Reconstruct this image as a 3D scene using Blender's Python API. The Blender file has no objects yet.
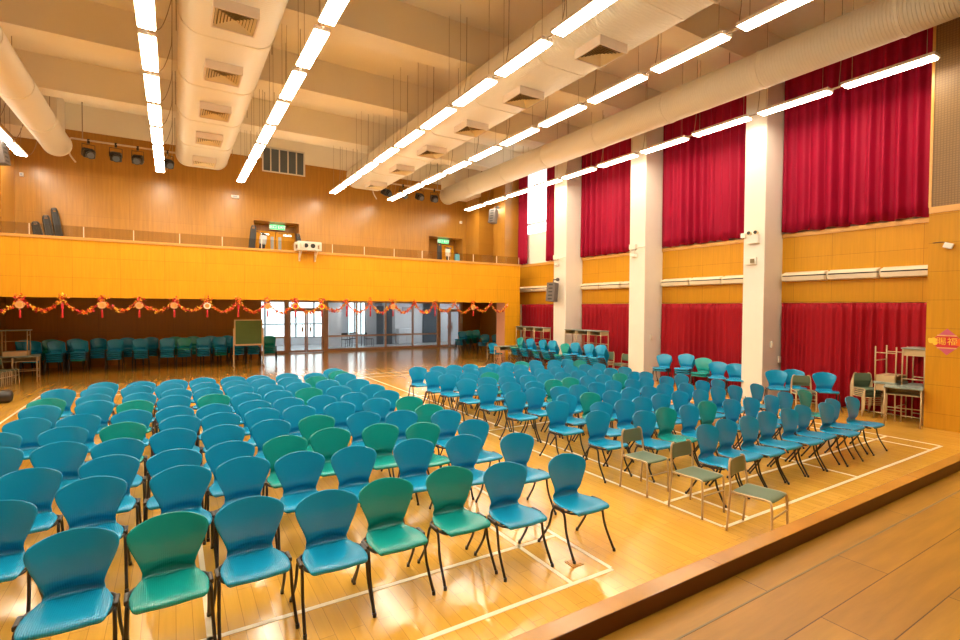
import bpy, bmesh, math, random
from mathutils import Vector, Matrix
random.seed(11)
PI = math.pi
COL = bpy.context.scene.collection

# ------------------------------------------------------------------ helpers
def box(bm, x0, x1, y0, y1, z0, z1, bev=0.0, M=None, mi=0, seg=2):
    r = bmesh.ops.create_cube(bm, size=1.0)
    vs = r['verts']
    for v in vs:
        v.co = Vector(((x0+x1)/2 + v.co.x*(x1-x0), (y0+y1)/2 + v.co.y*(y1-y0), (z0+z1)/2 + v.co.z*(z1-z0)))
    fs = set(f for v in vs for f in v.link_faces)
    if bev > 0:
        es = list(set(e for v in vs for e in v.link_edges))
        rr = bmesh.ops.bevel(bm, geom=es, offset=bev, segments=seg, affect='EDGES', profile=0.5)
        fs = set(rr['faces']) | set(f for f in fs if f.is_valid)
        vs = list(set(v for f in fs for v in f.verts))
    for f in fs: f.material_index = mi
    if M is not None:
        for v in vs: v.co = M @ v.co
    return vs

def smooth_path(pts, n=6):
    P = [Vector(p) for p in pts]
    if len(P) < 3: return P
    out = []
    Q = [P[0]*2-P[1]] + P + [P[-1]*2-P[-2]]
    for i in range(1, len(Q)-2):
        a, b, c, d = Q[i-1], Q[i], Q[i+1], Q[i+2]
        for k in range(n):
            t = k/n
            out.append(0.5*((2*b)+(c-a)*t+(2*a-5*b+4*c-d)*t*t+(3*b-a-3*c+d)*t**3))
    out.append(P[-1])
    return out

def tube(bm, pts, r, n=8, mi=0, M=None, cap=True, radii=None):
    P = [Vector(p) for p in pts]
    rings = []
    t = (P[1]-P[0]).normalized()
    up = Vector((0, 0, 1)) if abs(t.z) < 0.9 else Vector((1, 0, 0))
    nrm = (up - t*up.dot(t)).normalized()
    for i, p in enumerate(P):
        if i == 0: t = (P[1]-P[0]).normalized()
        elif i == len(P)-1: t = (P[-1]-P[-2]).normalized()
        else: t = (P[i+1]-P[i-1]).normalized()
        nrm = (nrm - t*nrm.dot(t)).normalized()
        b = t.cross(nrm)
        rr = radii[i] if radii else r
        ring = []
        for k in range(n):
            a = 2*PI*k/n
            c = p + (nrm*math.cos(a) + b*math.sin(a))*rr
            if M is not None: c = M @ c
            ring.append(bm.verts.new(c))
        rings.append(ring)
    for i in range(len(rings)-1):
        for k in range(n):
            f = bm.faces.new((rings[i][k], rings[i][(k+1) % n], rings[i+1][(k+1) % n], rings[i+1][k]))
            f.smooth = True; f.material_index = mi
    if cap:
        f = bm.faces.new(list(reversed(rings[0]))); f.material_index = mi
        f = bm.faces.new(rings[-1]); f.material_index = mi

def prism(bm, poly, y0, y1, axis='Y', mi=0, smooth=False):
    # poly: list of 2D points; axis Y -> (x,z) points swept along Y, axis X -> (y,z) swept along X, axis Z -> (x,y)
    def mk(p, s):
        if axis == 'Y': return (p[0], s, p[1])
        if axis == 'X': return (s, p[0], p[1])
        return (p[0], p[1], s)
    A = [bm.verts.new(mk(p, y0)) for p in poly]
    B = [bm.verts.new(mk(p, y1)) for p in poly]
    n = len(poly)
    for i in range(n):
        f = bm.faces.new((A[i], A[(i+1) % n], B[(i+1) % n], B[i])); f.material_index = mi; f.smooth = smooth
    f = bm.faces.new(A); f.material_index = mi
    f = bm.faces.new(B); f.material_index = mi

def obj(name, bm, mats, parent=None, smooth=False, loc=None):
    bmesh.ops.recalc_face_normals(bm, faces=bm.faces[:])
    me = bpy.data.meshes.new(name); bm.to_mesh(me); bm.free()
    if not isinstance(mats, (list, tuple)): mats = [mats]
    for m in mats: me.materials.append(m)
    if smooth:
        for p in me.polygons: p.use_smooth = True
    o = bpy.data.objects.new(name, me); COL.objects.link(o)
    if parent is not None: o.parent = parent
    if loc is not None: o.location = loc
    return o

def bx(name, mat, dims, parent=None, bev=0.0, M=None):
    bm = bmesh.new(); box(bm, *dims, bev=bev, M=M)
    return obj(name, bm, mat, parent)

def tag(o, label, cat, group=None, kind=None):
    o['label'] = label; o['category'] = cat
    if group: o['group'] = group
    if kind: o['kind'] = kind
    return o

def thing(name, label, cat, loc=(0, 0, 0), rz=0.0, group=None):
    o = bpy.data.objects.new(name, None); COL.objects.link(o)
    o.empty_display_size = 0.1
    o.location = loc; o.rotation_euler = (0, 0, rz)
    return tag(o, label, cat, group)

def struct(name, mat, dims=None, bm=None, parent=None):
    if bm is None:
        bm = bmesh.new()
        for d in (dims if isinstance(dims[0], (list, tuple)) else [dims]): box(bm, *d)
    o = obj(name, bm, mat, parent)
    if parent is None:
        o['kind'] = 'structure'
    return o

def dup(root, loc, rz, label, group=None, rot=None):
    r = root.copy(); COL.objects.link(r)
    r.location = loc; r.rotation_euler = rot if rot is not None else (0, 0, rz)
    r['label'] = label
    if group: r['group'] = group
    for ch in root.children:
        c = ch.copy(); COL.objects.link(c); c.parent = r
        for g in ch.children:
            d = g.copy(); COL.objects.link(d); d.parent = c
    return r

def realize(o):
    dg = bpy.context.evaluated_depsgraph_get()
    me = bpy.data.meshes.new_from_object(o.evaluated_get(dg))
    o.modifiers.clear(); o.data = me
    for p in me.polygons: p.use_smooth = True
    return me

ORD = ['', 'first', 'second', 'third', 'fourth', 'fifth', 'sixth', 'seventh', 'eighth', 'ninth', 'tenth', 'eleventh', 'twelfth',
       'thirteenth', 'fourteenth', 'fifteenth', 'sixteenth', 'seventeenth', 'eighteenth', 'nineteenth', 'twentieth']

# ------------------------------------------------------------------ materials
def mat(name, col, rough=0.5, metal=0.0, spec=0.5, emit=None, estr=0.0, coat=0.0):
    m = bpy.data.materials.new(name); m.use_nodes = True
    b = m.node_tree.nodes['Principled BSDF']
    b.inputs['Base Color'].default_value = (*col, 1)
    b.inputs['Roughness'].default_value = rough
    b.inputs['Metallic'].default_value = metal
    b.inputs['Specular IOR Level'].default_value = spec
    b.inputs['Coat Weight'].default_value = coat
    if emit:
        b.inputs['Emission Color'].default_value = (*emit, 1); b.inputs['Emission Strength'].default_value = estr
    return m

def nd(m, t, **kw):
    n = m.node_tree.nodes.new(t)
    for k, v in kw.items(): setattr(n, k, v)
    return n

def lk(m, a, b): m.node_tree.links.new(a, b)

def noisy(m, amount=0.12, scale=6.0, coords='Object', stretch=(1, 1, 1), bump=0.0):
    """multiply the base colour by a soft noise so the surface is not flat"""
    nt = m.node_tree; b = nt.nodes['Principled BSDF']
    col = tuple(b.inputs['Base Color'].default_value)
    tc = nd(m, 'ShaderNodeTexCoord'); mp = nd(m, 'ShaderNodeMapping'); mp.inputs['Scale'].default_value = stretch
    nz = nd(m, 'ShaderNodeTexNoise'); nz.inputs['Scale'].default_value = scale; nz.inputs['Detail'].default_value = 4
    mr = nd(m, 'ShaderNodeMapRange'); mr.inputs['To Min'].default_value = 1-amount; mr.inputs['To Max'].default_value = 1+amount
    mx = nd(m, 'ShaderNodeVectorMath', operation='SCALE'); mx.inputs[0].default_value = col[:3]
    lk(m, tc.outputs[coords], mp.inputs['Vector']); lk(m, mp.outputs[0], nz.inputs['Vector'])
    lk(m, nz.outputs['Fac'], mr.inputs['Value']); lk(m, mr.outputs[0], mx.inputs['Scale'])
    lk(m, mx.outputs[0], b.inputs['Base Color'])
    if bump:
        bp = nd(m, 'ShaderNodeBump'); bp.inputs['Strength'].default_value = bump; bp.inputs['Distance'].default_value = 0.01
        lk(m, nz.outputs['Fac'], bp.inputs['Height']); lk(m, bp.outputs[0], b.inputs['Normal'])
    return m

def boards(name, u, v, w, h, c1, c2, mortar, off=0.5, msize=0.004, rough=0.3, grain=0.12, gs=(1, 14), spec=0.5, shift=(0, 0), coat=0.0, bump=0.0):
    """world-space boards or panels: u,v choose the world axes (0,1,2), w,h one board's length and height"""
    m = bpy.data.materials.new(name); m.use_nodes = True
    b = m.node_tree.nodes['Principled BSDF']
    b.inputs['Roughness'].default_value = rough; b.inputs['Specular IOR Level'].default_value = spec
    b.inputs['Coat Weight'].default_value = coat; b.inputs['Coat Roughness'].default_value = 0.12
    g = nd(m, 'ShaderNodeNewGeometry'); s = nd(m, 'ShaderNodeSeparateXYZ'); c = nd(m, 'ShaderNodeCombineXYZ')
    lk(m, g.outputs['Position'], s.inputs[0])
    for k, ax in enumerate((u, v)):
        a = nd(m, 'ShaderNodeMath', operation='ADD'); a.inputs[1].default_value = shift[k]
        lk(m, s.outputs[ax], a.inputs[0]); lk(m, a.outputs[0], c.inputs[k])
    br = nd(m, 'ShaderNodeTexBrick'); br.offset = off; br.squash = 1.0
    br.inputs['Scale'].default_value = 1.0; br.inputs['Brick Width'].default_value = w; br.inputs['Row Height'].default_value = h
    br.inputs['Mortar Size'].default_value = msize; br.inputs['Mortar Smooth'].default_value = 0.1; br.inputs['Bias'].default_value = 0.0
    br.inputs['Color1'].default_value = (*c1, 1); br.inputs['Color2'].default_value = (*c2, 1); br.inputs['Mortar'].default_value = (*mortar, 1)
    lk(m, c.outputs[0], br.inputs['Vector'])
    mp = nd(m, 'ShaderNodeMapping'); mp.inputs['Scale'].default_value = (gs[0], gs[1], 1)
    nz = nd(m, 'ShaderNodeTexNoise'); nz.inputs['Scale'].default_value = 1.6; nz.inputs['Detail'].default_value = 6; nz.inputs['Roughness'].default_value = 0.6
    lk(m, c.outputs[0], mp.inputs['Vector']); lk(m, mp.outputs[0], nz.inputs['Vector'])
    mr = nd(m, 'ShaderNodeMapRange'); mr.inputs['From Min'].default_value = 0.25; mr.inputs['From Max'].default_value = 0.75
    mr.inputs['To Min'].default_value = 1-grain; mr.inputs['To Max'].default_value = 1+grain
    lk(m, nz.outputs['Fac'], mr.inputs['Value'])
    mx = nd(m, 'ShaderNodeVectorMath', operation='SCALE')
    lk(m, br.outputs['Color'], mx.inputs[0]); lk(m, mr.outputs[0], mx.inputs['Scale'])
    lk(m, mx.outputs[0], b.inputs['Base Color'])
    if bump:
        bp = nd(m, 'ShaderNodeBump'); bp.inputs['Strength'].default_value = bump; bp.inputs['Distance'].default_value = 0.004
        lk(m, br.outputs['Fac'], bp.inputs['Height']); bp.invert = True; lk(m, bp.outputs[0], b.inputs['Normal'])
    return m

W1, W2, WM = (0.74, 0.345, 0.012), (0.70, 0.325, 0.011), (0.48, 0.21, 0.008)
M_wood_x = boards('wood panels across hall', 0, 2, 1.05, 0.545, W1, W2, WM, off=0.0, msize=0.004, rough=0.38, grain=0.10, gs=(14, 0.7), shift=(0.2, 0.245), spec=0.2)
M_wood_y = boards('wood panels along hall', 1, 2, 0.85, 0.545, (0.56, 0.255, 0.012), (0.53, 0.24, 0.011), (0.34, 0.145, 0.008), off=0.0, msize=0.004, rough=0.38, grain=0.10, gs=(14, 0.7), shift=(0.15, 0.245), spec=0.2)  # balcony-front wood, base darkened to imitate the vignetted, dimmer side
U1, U2, UM = (0.41, 0.185, 0.022), (0.385, 0.172, 0.02), (0.31, 0.135, 0.016)
M_wood_up = boards('upper veneer across hall', 0, 2, 1.2, 1.35, U1, U2, UM, off=0.0, msize=0.004, rough=0.30, grain=0.17, gs=(9, 0.5), shift=(0.1, 0.05))
M_wood_upy = boards('upper veneer along hall', 1, 2, 1.3, 1.35, U1, U2, UM, off=0.0, msize=0.004, rough=0.30, grain=0.15, gs=(9, 0.5), shift=(0.3, 0.05))
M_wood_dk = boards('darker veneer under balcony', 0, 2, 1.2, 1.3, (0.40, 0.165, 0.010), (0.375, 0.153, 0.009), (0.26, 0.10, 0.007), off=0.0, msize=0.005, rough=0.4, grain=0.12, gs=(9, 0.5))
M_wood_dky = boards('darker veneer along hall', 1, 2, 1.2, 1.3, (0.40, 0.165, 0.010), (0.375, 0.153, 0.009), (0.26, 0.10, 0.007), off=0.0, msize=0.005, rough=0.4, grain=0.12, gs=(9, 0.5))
M_trim = noisy(mat('wood trim', (0.66, 0.33, 0.07), 0.35), 0.1, 3.0, stretch=(6, 1, 6))
M_floor = boards('hall floor boards', 1, 0, 0.95, 0.105, (0.68, 0.365, 0.052), (0.605, 0.315, 0.040), (0.40, 0.18, 0.022), off=0.37, msize=0.0022, rough=0.17, grain=0.09, gs=(0.9, 12), coat=0.25, bump=0.12)
M_stage = boards('stage floor boards', 0, 1, 1.9, 0.262, (0.36, 0.168, 0.017), (0.285, 0.126, 0.011), (0.09, 0.03, 0.003), off=0.41, msize=0.003, rough=0.34, grain=0.24, gs=(0.8, 7), spec=0.3, shift=(0.3, 0.112), bump=0.2)
M_lip = boards('stage lip wood', 0, 2, 1.4, 3.0, (0.42, 0.185, 0.025), (0.38, 0.165, 0.02), (0.2, 0.07, 0.01), off=0.0, msize=0.003, rough=0.2, grain=0.25, gs=(1.0, 10), shift=(0.2, 0))
M_perf = boards('perforated acoustic panel', 1, 2, 0.045, 0.045, (0.27, 0.14, 0.035), (0.26, 0.135, 0.034), (0.18, 0.09, 0.022), off=0.0, msize=0.007, rough=0.5, grain=0.05, gs=(2, 2))
M_white = noisy(mat('white painted plaster', (0.78, 0.72, 0.62), 0.6), 0.03, 3.0)
M_ceil = noisy(mat('ceiling paint', (0.90, 0.82, 0.67), 0.7), 0.03, 1.2)
M_pink = noisy(mat('pinkish plaster', (0.66, 0.33, 0.20), 0.5), 0.05, 3.0)
M_duct = None
def duct_mat():
    m = mat('painted duct metal', (0.82, 0.74, 0.58), 0.42)
    g = nd(m, 'ShaderNodeNewGeometry'); s = nd(m, 'ShaderNodeSeparateXYZ')
    w = nd(m, 'ShaderNodeMath', operation='MULTIPLY'); w.inputs[1].default_value = 2*PI/0.115
    sn = nd(m, 'ShaderNodeMath', operation='SINE'); pw = nd(m, 'ShaderNodeMath', operation='POWER'); pw.inputs[1].default_value = 8
    lk(m, g.outputs['Position'], s.inputs[0]); lk(m, s.outputs[1], w.inputs[0]); lk(m, w.outputs[0], sn.inputs[0]); lk(m, sn.outputs[0], pw.inputs[0])
    bp = nd(m, 'ShaderNodeBump'); bp.inputs['Strength'].default_value = 0.6; bp.inputs['Distance'].default_value = 0.008
    lk(m, pw.outputs[0], bp.inputs['Height']); lk(m, bp.outputs[0], m.node_tree.nodes['Principled BSDF'].inputs['Normal'])
    return m
M_duct = duct_mat()
def plastic(name, col):
    m = mat(name, col, 0.26, spec=0.55)
    tc = nd(m, 'ShaderNodeTexCoord'); s = nd(m, 'ShaderNodeSeparateXYZ')
    w = nd(m, 'ShaderNodeMath', operation='MULTIPLY'); w.inputs[1].default_value = 2*PI/0.024
    sn = nd(m, 'ShaderNodeMath', operation='SINE')
    ab = nd(m, 'ShaderNodeMath', operation='ABSOLUTE')
    pw = nd(m, 'ShaderNodeMath', operation='POWER'); pw.inputs[1].default_value = 6
    # ribs fade out above the waist of the shell
    fz = nd(m, 'ShaderNodeMapRange'); fz.inputs['From Min'].default_value = 0.62; fz.inputs['From Max'].default_value = 0.52
    ml = nd(m, 'ShaderNodeMath', operation='MULTIPLY')
    lk(m, tc.outputs['Object'], s.inputs[0]); lk(m, s.outputs[0], w.inputs[0]); lk(m, w.outputs[0], sn.inputs[0]); lk(m, sn.outputs[0], ab.inputs[0]); lk(m, ab.outputs[0], pw.inputs[0])
    lk(m, s.outputs[2], fz.inputs['Value']); lk(m, pw.outputs[0], ml.inputs[0]); lk(m, fz.outputs[0], ml.inputs[1])
    bp = nd(m, 'ShaderNodeBump'); bp.inputs['Strength'].default_value = 0.45; bp.inputs['Distance'].default_value = 0.002
    lk(m, ml.outputs[0], bp.inputs['Height']); lk(m, bp.outputs[0], m.node_tree.nodes['Principled BSDF'].inputs['Normal'])
    return m
M_blue = plastic('blue moulded plastic', (0.0035, 0.262, 0.48))
M_green = plastic('green moulded plastic', (0.003, 0.29, 0.27))
M_black = mat('black tube', (0.022, 0.016, 0.012), 0.35)
M_beige = mat('beige painted tube', (0.50, 0.36, 0.19), 0.4)
M_slate = noisy(mat('grey green laminate', (0.115, 0.17, 0.105), 0.35), 0.08, 8)
M_desktop = noisy(mat('blue grey desk top', (0.24, 0.30, 0.26), 0.35), 0.06, 8)
M_curt = noisy(mat('crimson curtain cloth', (0.31, 0.003, 0.027), 0.6, spec=0.15), 0.10, 2.0, stretch=(4, 4, 0.4))
M_curt_lo = noisy(mat('deep red curtain cloth', (0.30, 0.003, 0.010), 0.65, spec=0.2), 0.10, 2.0, stretch=(4, 4, 0.4))
M_unit = mat('ivory painted metal', (0.80, 0.70, 0.52), 0.35)
M_lampbody = mat('lamp housing paint', (0.72, 0.58, 0.44), 0.45)
M_lamp = mat('fluorescent diffuser', (0.9, 0.9, 0.88), 0.5, emit=(1.0, 0.89, 0.69), estr=42.0)
M_wire = mat('suspension wire', (0.40, 0.29, 0.18), 0.5)
M_cable = mat('white cable', (0.70, 0.58, 0.42), 0.5)
M_dark = mat('dark void', (0.02, 0.017, 0.014), 0.5)
M_grille = mat('diffuser throat', (0.20, 0.13, 0.05), 0.6)
M_vane = mat('diffuser vane', (0.78, 0.62, 0.34), 0.45)
M_speaker = mat('grey speaker case', (0.115, 0.095, 0.085), 0.5)
M_steel = mat('bronze anodised frame', (0.74, 0.50, 0.38), 0.35)
M_chrome = mat('chrome', (0.6, 0.58, 0.55), 0.2, metal=1.0)
M_line = noisy(mat('court line paint', (0.85, 0.72, 0.50), 0.3), 0.08, 5)
M_lob_white = noisy(mat('lobby white wall', (0.78, 0.80, 0.84), 0.5), 0.03, 2)
M_lob_grey = mat('lobby grey panel', (0.42, 0.45, 0.49), 0.4)
M_lob_dark = mat('lobby dark panel', (0.10, 0.12, 0.14), 0.3)
M_lob_floor = noisy(mat('lobby terrazzo floor', (0.42, 0.41, 0.42), 0.28), 0.06, 3)
M_lob_lamp = mat('lobby lamp', (0.9, 0.9, 0.9), 0.5, emit=(0.92, 0.96, 1.0), estr=42.0)
M_exit = mat('green exit panel', (0.05, 0.5, 0.2), 0.4, emit=(0.10, 0.85, 0.30), estr=1.0)
M_exit_txt = mat('exit lettering', (0.9, 0.9, 0.8), 0.5, emit=(0.95, 1.0, 0.75), estr=1.2)
M_board = noisy(mat('green chalkboard', (0.115, 0.235, 0.10), 0.6), 0.12, 5)
M_boardframe = mat('pale board frame', (0.74, 0.60, 0.38), 0.4)
M_red = mat('red paper', (0.60, 0.02, 0.03), 0.45)
M_pinkp = mat('magenta paper', (0.55, 0.09, 0.16), 0.45)
M_gold = mat('gold foil', (0.88, 0.52, 0.04), 0.3)
M_orange = mat('orange foil', (0.85, 0.16, 0.02), 0.35, metal=0.2)
M_peach = mat('peach paper', (0.70, 0.36, 0.16), 0.5)
M_cloth_blue = mat('light blue cloth', (0.12, 0.42, 0.62), 0.7)
M_cloth_white = mat('pale cloth', (0.75, 0.62, 0.50), 0.7)
M_sign = mat('off white plate', (0.78, 0.72, 0.62), 0.4)
def glass_mat(name, tint=(0.95, 0.98, 0.97), gloss=0.12):
    m = bpy.data.materials.new(name); m.use_nodes = True
    nt = m.node_tree; nt.nodes.clear()
    o = nd(m, 'ShaderNodeOutputMaterial'); t = nd(m, 'ShaderNodeBsdfTransparent'); g = nd(m, 'ShaderNodeBsdfGlossy'); x = nd(m, 'ShaderNodeMixShader')
    t.inputs[0].default_value = (*tint, 1); g.inputs['Roughness'].default_value = 0.03
    fr = nd(m, 'ShaderNodeFresnel'); fr.inputs['IOR'].default_value = 1.45
    ge = nd(m, 'ShaderNodeNewGeometry'); iv = nd(m, 'ShaderNodeMath', operation='SUBTRACT'); iv.inputs[0].default_value = 1.0; ml = nd(m, 'ShaderNodeMath', operation='MULTIPLY')
    lk(m, ge.outputs['Backfacing'], iv.inputs[1]); lk(m, fr.outputs[0], ml.inputs[0]); lk(m, iv.outputs[0], ml.inputs[1])
    lk(m, ml.outputs[0], x.inputs[0]); lk(m, t.outputs[0], x.inputs[1]); lk(m, g.outputs[0], x.inputs[2]); lk(m, x.outputs[0], o.inputs[0])
    return m
M_glass = glass_mat('clear glass')
M_railglass = glass_mat('railing glass', (0.86, 0.84, 0.80))

# ------------------------------------------------------------------ setting
XL, XR, XREC = -4.35, 12.5, 13.38
YB, YU, YG = 17.2, 21.8, 25.8          # balcony front, upper back wall, glazed screen
ZC, ZB = 9.1, 8.2                      # slab, beam soffit
floor = struct('floor', M_floor, (-6.2, 16.2, 1.5, 25.86, -0.12, 0.0))
bm = bmesh.new()
def hline(x0, x1, y0, y1): box(bm, x0, x1, y0, y1, 0.0, 0.003)
LW = 0.042
for (xa, xb) in ((-2.86, 3.26), (4.90, 11.0)):
    ya, yb = 3.08, 16.48
    hline(xa, xb, ya-LW/2, ya+LW/2); hline(xa, xb, yb-LW/2, yb+LW/2)
    for yy in (ya+0.76, yb-0.76, 9.78-1.98, 9.78+1.98): hline(xa+LW/2, xb-LW/2, yy-LW/2, yy+LW/2)
    for xx in (xa, xb, xa+0.46, xb-0.46): hline(xx-LW/2, xx+LW/2, ya+LW/2, yb-LW/2)
    xm = (xa+xb)/2
    hline(xm-LW/2, xm+LW/2, ya+LW/2, 7.78); hline(xm-LW/2, xm+LW/2, 11.78, yb-LW/2)
obj('court_markings', bm, M_line, floor)
ZS = 0.76
struct('stage_floor', M_stage, (-6.2, 13.5, -4.0, 1.65, ZS-0.1, ZS))
struct('trim_stage_front', M_wood_x, (-6.2, 13.5, 1.58, 1.70, 0.0, ZS-0.1))
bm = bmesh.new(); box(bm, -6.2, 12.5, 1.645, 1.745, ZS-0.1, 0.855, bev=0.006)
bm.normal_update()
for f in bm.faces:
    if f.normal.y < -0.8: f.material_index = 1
M_lipface = noisy(mat('dark lip face', (0.17, 0.045, 0.006), 0.35), 0.15, 3, stretch=(1, 1, 8))  # stage-side face of the lip, darker in colour than its top
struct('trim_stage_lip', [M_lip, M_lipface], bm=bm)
bm = bmesh.new(); box(bm, -6.2, 13.4, 1.452, 1.462, ZS-0.02, ZS+0.0015)
sf = [o for o in COL.objects if o.name == 'stage_floor'][0]
obj('seam', bm, M_grille, sf)
# right (curtained) wall: recessed wall, panelled dado, pillars
struct('wall_right', M_white, [(XREC, 13.5, 3.7, 16.0, 0, ZC), (XREC, 13.5, 18.3, 18.85, 0, ZC), (XREC, 13.5, 18.85, 22.0, 3.0, ZC), (XREC, 13.5, 16.0, 18.3, 0, 5.45), (XREC, 13.5, 16.0, 18.3, 8.3, ZC)])
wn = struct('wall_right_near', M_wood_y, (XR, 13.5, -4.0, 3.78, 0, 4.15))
struct('wall_right_perforated', M_perf, (XR+0.01, 13.5, -4.0, 3.76, 4.27, ZC))
struct('trim_1', M_trim, (XR-0.02, 13.5, -4.0, 3.78, 4.15, 4.27))
struct('trim_2', M_trim, [(XR-0.005, XR+0.05, 3.75, 3.795, 4.27, ZC)])
PIL = [(6.94, 7.48), (10.63, 11.25), (14.30, 15.0)]
bays = [(3.78, 6.94), (7.48, 10.63), (11.25, 14.30), (15.0, 18.36)]
for i, (a, b) in enumerate(PIL):
    bm = bmesh.new(); box(bm, XR, XREC+0.02, a, b, 0, ZC, bev=0.015)
    o = obj('pillar', bm, M_white); o['kind'] = 'structure'
for (a, b, z) in ((18.36, 19.0, 0), (20.56, 21.8, 3.0)):
    o = struct('pillar', M_wood_upy, (XR, XREC+0.02, a, b, z, ZC))
struct('wall_right_balcony', M_wood_upy, [(XREC-0.06, XREC+0.01, 19.0, 20.56, 2.6, ZC)])
for i, (a, b) in enumerate(bays):
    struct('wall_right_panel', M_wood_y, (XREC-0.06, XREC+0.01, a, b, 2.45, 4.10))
    struct('trim_%d' % (3+i), M_trim, (XREC-0.09, XREC+0.01, a, b, 4.10, 4.20))
# left wall
struct('wall_left', M_wood_upy, (-5.3, -5.1, -4.0, 24.0, 0, ZC))
for (a, b) in ((6.92, 7.48), (10.63, 11.25), (14.30, 15.0)):
    o = struct('pillar', M_white, (-5.1, XL, a, b, 0, ZC))
for (a, b) in ((18.36, 19.0), (20.3, 21.8)):
    o = struct('pillar', M_wood_upy, (-5.1, XL, a, b, 2.6, ZC))
struct('wall_front', M_dark, (-5.3, 13.5, -4.2, -4.0, 0, ZC))
# ceiling
ceil = struct('ceiling', M_ceil, (-5.3, 13.5, -4.2, 22.0, ZC, ZC+0.2))
for y in (-0.4, 3.3, 6.95, 10.63, 14.30, 18.0):
    struct('ceiling_beam', M_ceil, (XL if y in (6.95, 10.63, 14.30) else -5.1, XR if y in (6.95, 10.63, 14.30) else XREC, y, y+0.63, ZB, ZC))
struct('ceiling_soffit', M_ceil, [(-5.1, -3.05, 20.4, 21.8, 7.72, ZC), (11.1, XR, 20.4, 21.8, 7.55, ZC)])
# balcony
struct('wall_balcony_front', M_wood_x, (-5.1, XR, YB, YB+0.16, 2.49, 4.04))
struct('trim_8', M_trim, (-5.1, XR, YB-0.03, YB+0.22, 4.04, 4.11))
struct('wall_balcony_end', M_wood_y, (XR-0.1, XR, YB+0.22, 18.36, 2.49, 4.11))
struct('floor_balcony', M_ceil, [(-5.1, XR-0.1, YB+0.16, 26.0, 2.62, 3.0), (XR-0.1, 16.0, 19.0, 26.0, 2.62, 3.0), (-5.1, XR, 19.4, 22.8, 3.0, 3.3)])
# upper back wall with two recessed exits and a small window
pieces = [(-5.1, 2.77, YU, 22.0, 3.0, 7.70), (4.49, 10.46, YU, 22.0, 3.0, 7.70), (2.77, 4.49, YU, 22.0, 5.72, 7.70), (10.46, 12.3, YU, 22.0, 5.70, 7.70),
          (-5.1, 3.08, YU, 22.0, 7.70, 8.21), (4.74, 12.5, YU, 22.0, 7.70, 8.21), (12.3, 12.5, YU, 22.0, 3.0, 7.7)]
struct('wall_back', M_wood_up, pieces)
struct('wall_back_plaster', M_ceil, [(-5.1, 3.08, YU+0.01, 22.0, 8.21, ZC), (4.74, 13.3, YU+0.01, 22.0, 8.21, ZC), (3.08, 4.74, YU+0.01, 22.0, 8.72, ZC)])
struct('wall_back_recess', M_wood_up, [(2.57, 4.69, 22.6, 22.75, 3.0, 6.0), (2.57, 2.77, 22.0, 22.6, 3.0, 6.0), (4.49, 4.69, 22.0, 22.6, 3.0, 6.0), (2.77, 4.49, 22.0, 22.6, 5.72, 5.9),
        (10.26, 12.5, 22.6, 22.75, 3.0, 6.0), (10.26, 10.46, 22.0, 22.6, 3.0, 6.0), (12.3, 12.5, 22.0, 22.6, 3.0, 6.0), (10.46, 12.3, 22.0, 22.6, 5.70, 5.9)])
# small window high in the back wall
bm = bmesh.new()
for (a, b, c, d) in ((3.08, 4.74, 7.70, 7.75), (3.08, 4.74, 8.67, 8.72), (3.08, 3.13, 7.75, 8.67), (4.69, 4.74, 7.75, 8.67)): box(bm, a, b, YU-0.02, YU+0.12, c, d)
for k in range(1, 5): box(bm, 3.08+k*0.332-0.02, 3.08+k*0.332+0.02, YU+0.02, YU+0.08, 7.75, 8.67)
w2 = struct('window_2', M_sign, bm=bm)
bx('pane', M_lob_dark, (3.13, 4.69, YU+0.09, YU+0.11, 7.75, 8.67), w2)
struct('wall_back_void', M_dark, (3.0, 4.8, 22.0, 22.1, 7.6, 8.8))
# bright window of the last bay
bm = bmesh.new()
for d in ((16.0, 16.06, 5.45, 8.3), (18.24, 18.3, 5.45, 8.3), (16.06, 18.24, 5.45, 5.52), (16.06, 18.24, 8.22, 8.3), (16.06, 18.24, 5.93, 5.99)): box(bm, XREC+0.02, XREC+0.10, *d)
w1 = struct('window_1', M_sign, bm=bm)
bx('pane', M_glass, (XREC+0.05, XREC+0.06, 16.06, 18.24, 5.52, 8.22), w1)
# ground level behind the balcony
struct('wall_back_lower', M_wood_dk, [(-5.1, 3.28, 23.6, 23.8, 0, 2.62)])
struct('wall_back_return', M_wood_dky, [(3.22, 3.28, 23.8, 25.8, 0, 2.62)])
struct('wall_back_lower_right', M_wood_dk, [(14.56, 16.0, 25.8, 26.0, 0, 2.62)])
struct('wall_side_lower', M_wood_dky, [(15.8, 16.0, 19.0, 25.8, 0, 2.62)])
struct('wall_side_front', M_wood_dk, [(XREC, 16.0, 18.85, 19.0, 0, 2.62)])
struct('wall_balcony_pier', M_wood_x, [(11.76, 12.5, YB, YB+0.05, 0, 2.49)])
struct('wall_balcony_pier_side', M_pink, [(11.76, 12.5, YB+0.05, 17.85, 0, 2.49)])
struct('wall_left_lower', M_wood_dky, [(-5.1, -5.0, 17.3, 23.6, 0, 2.62)])
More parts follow.
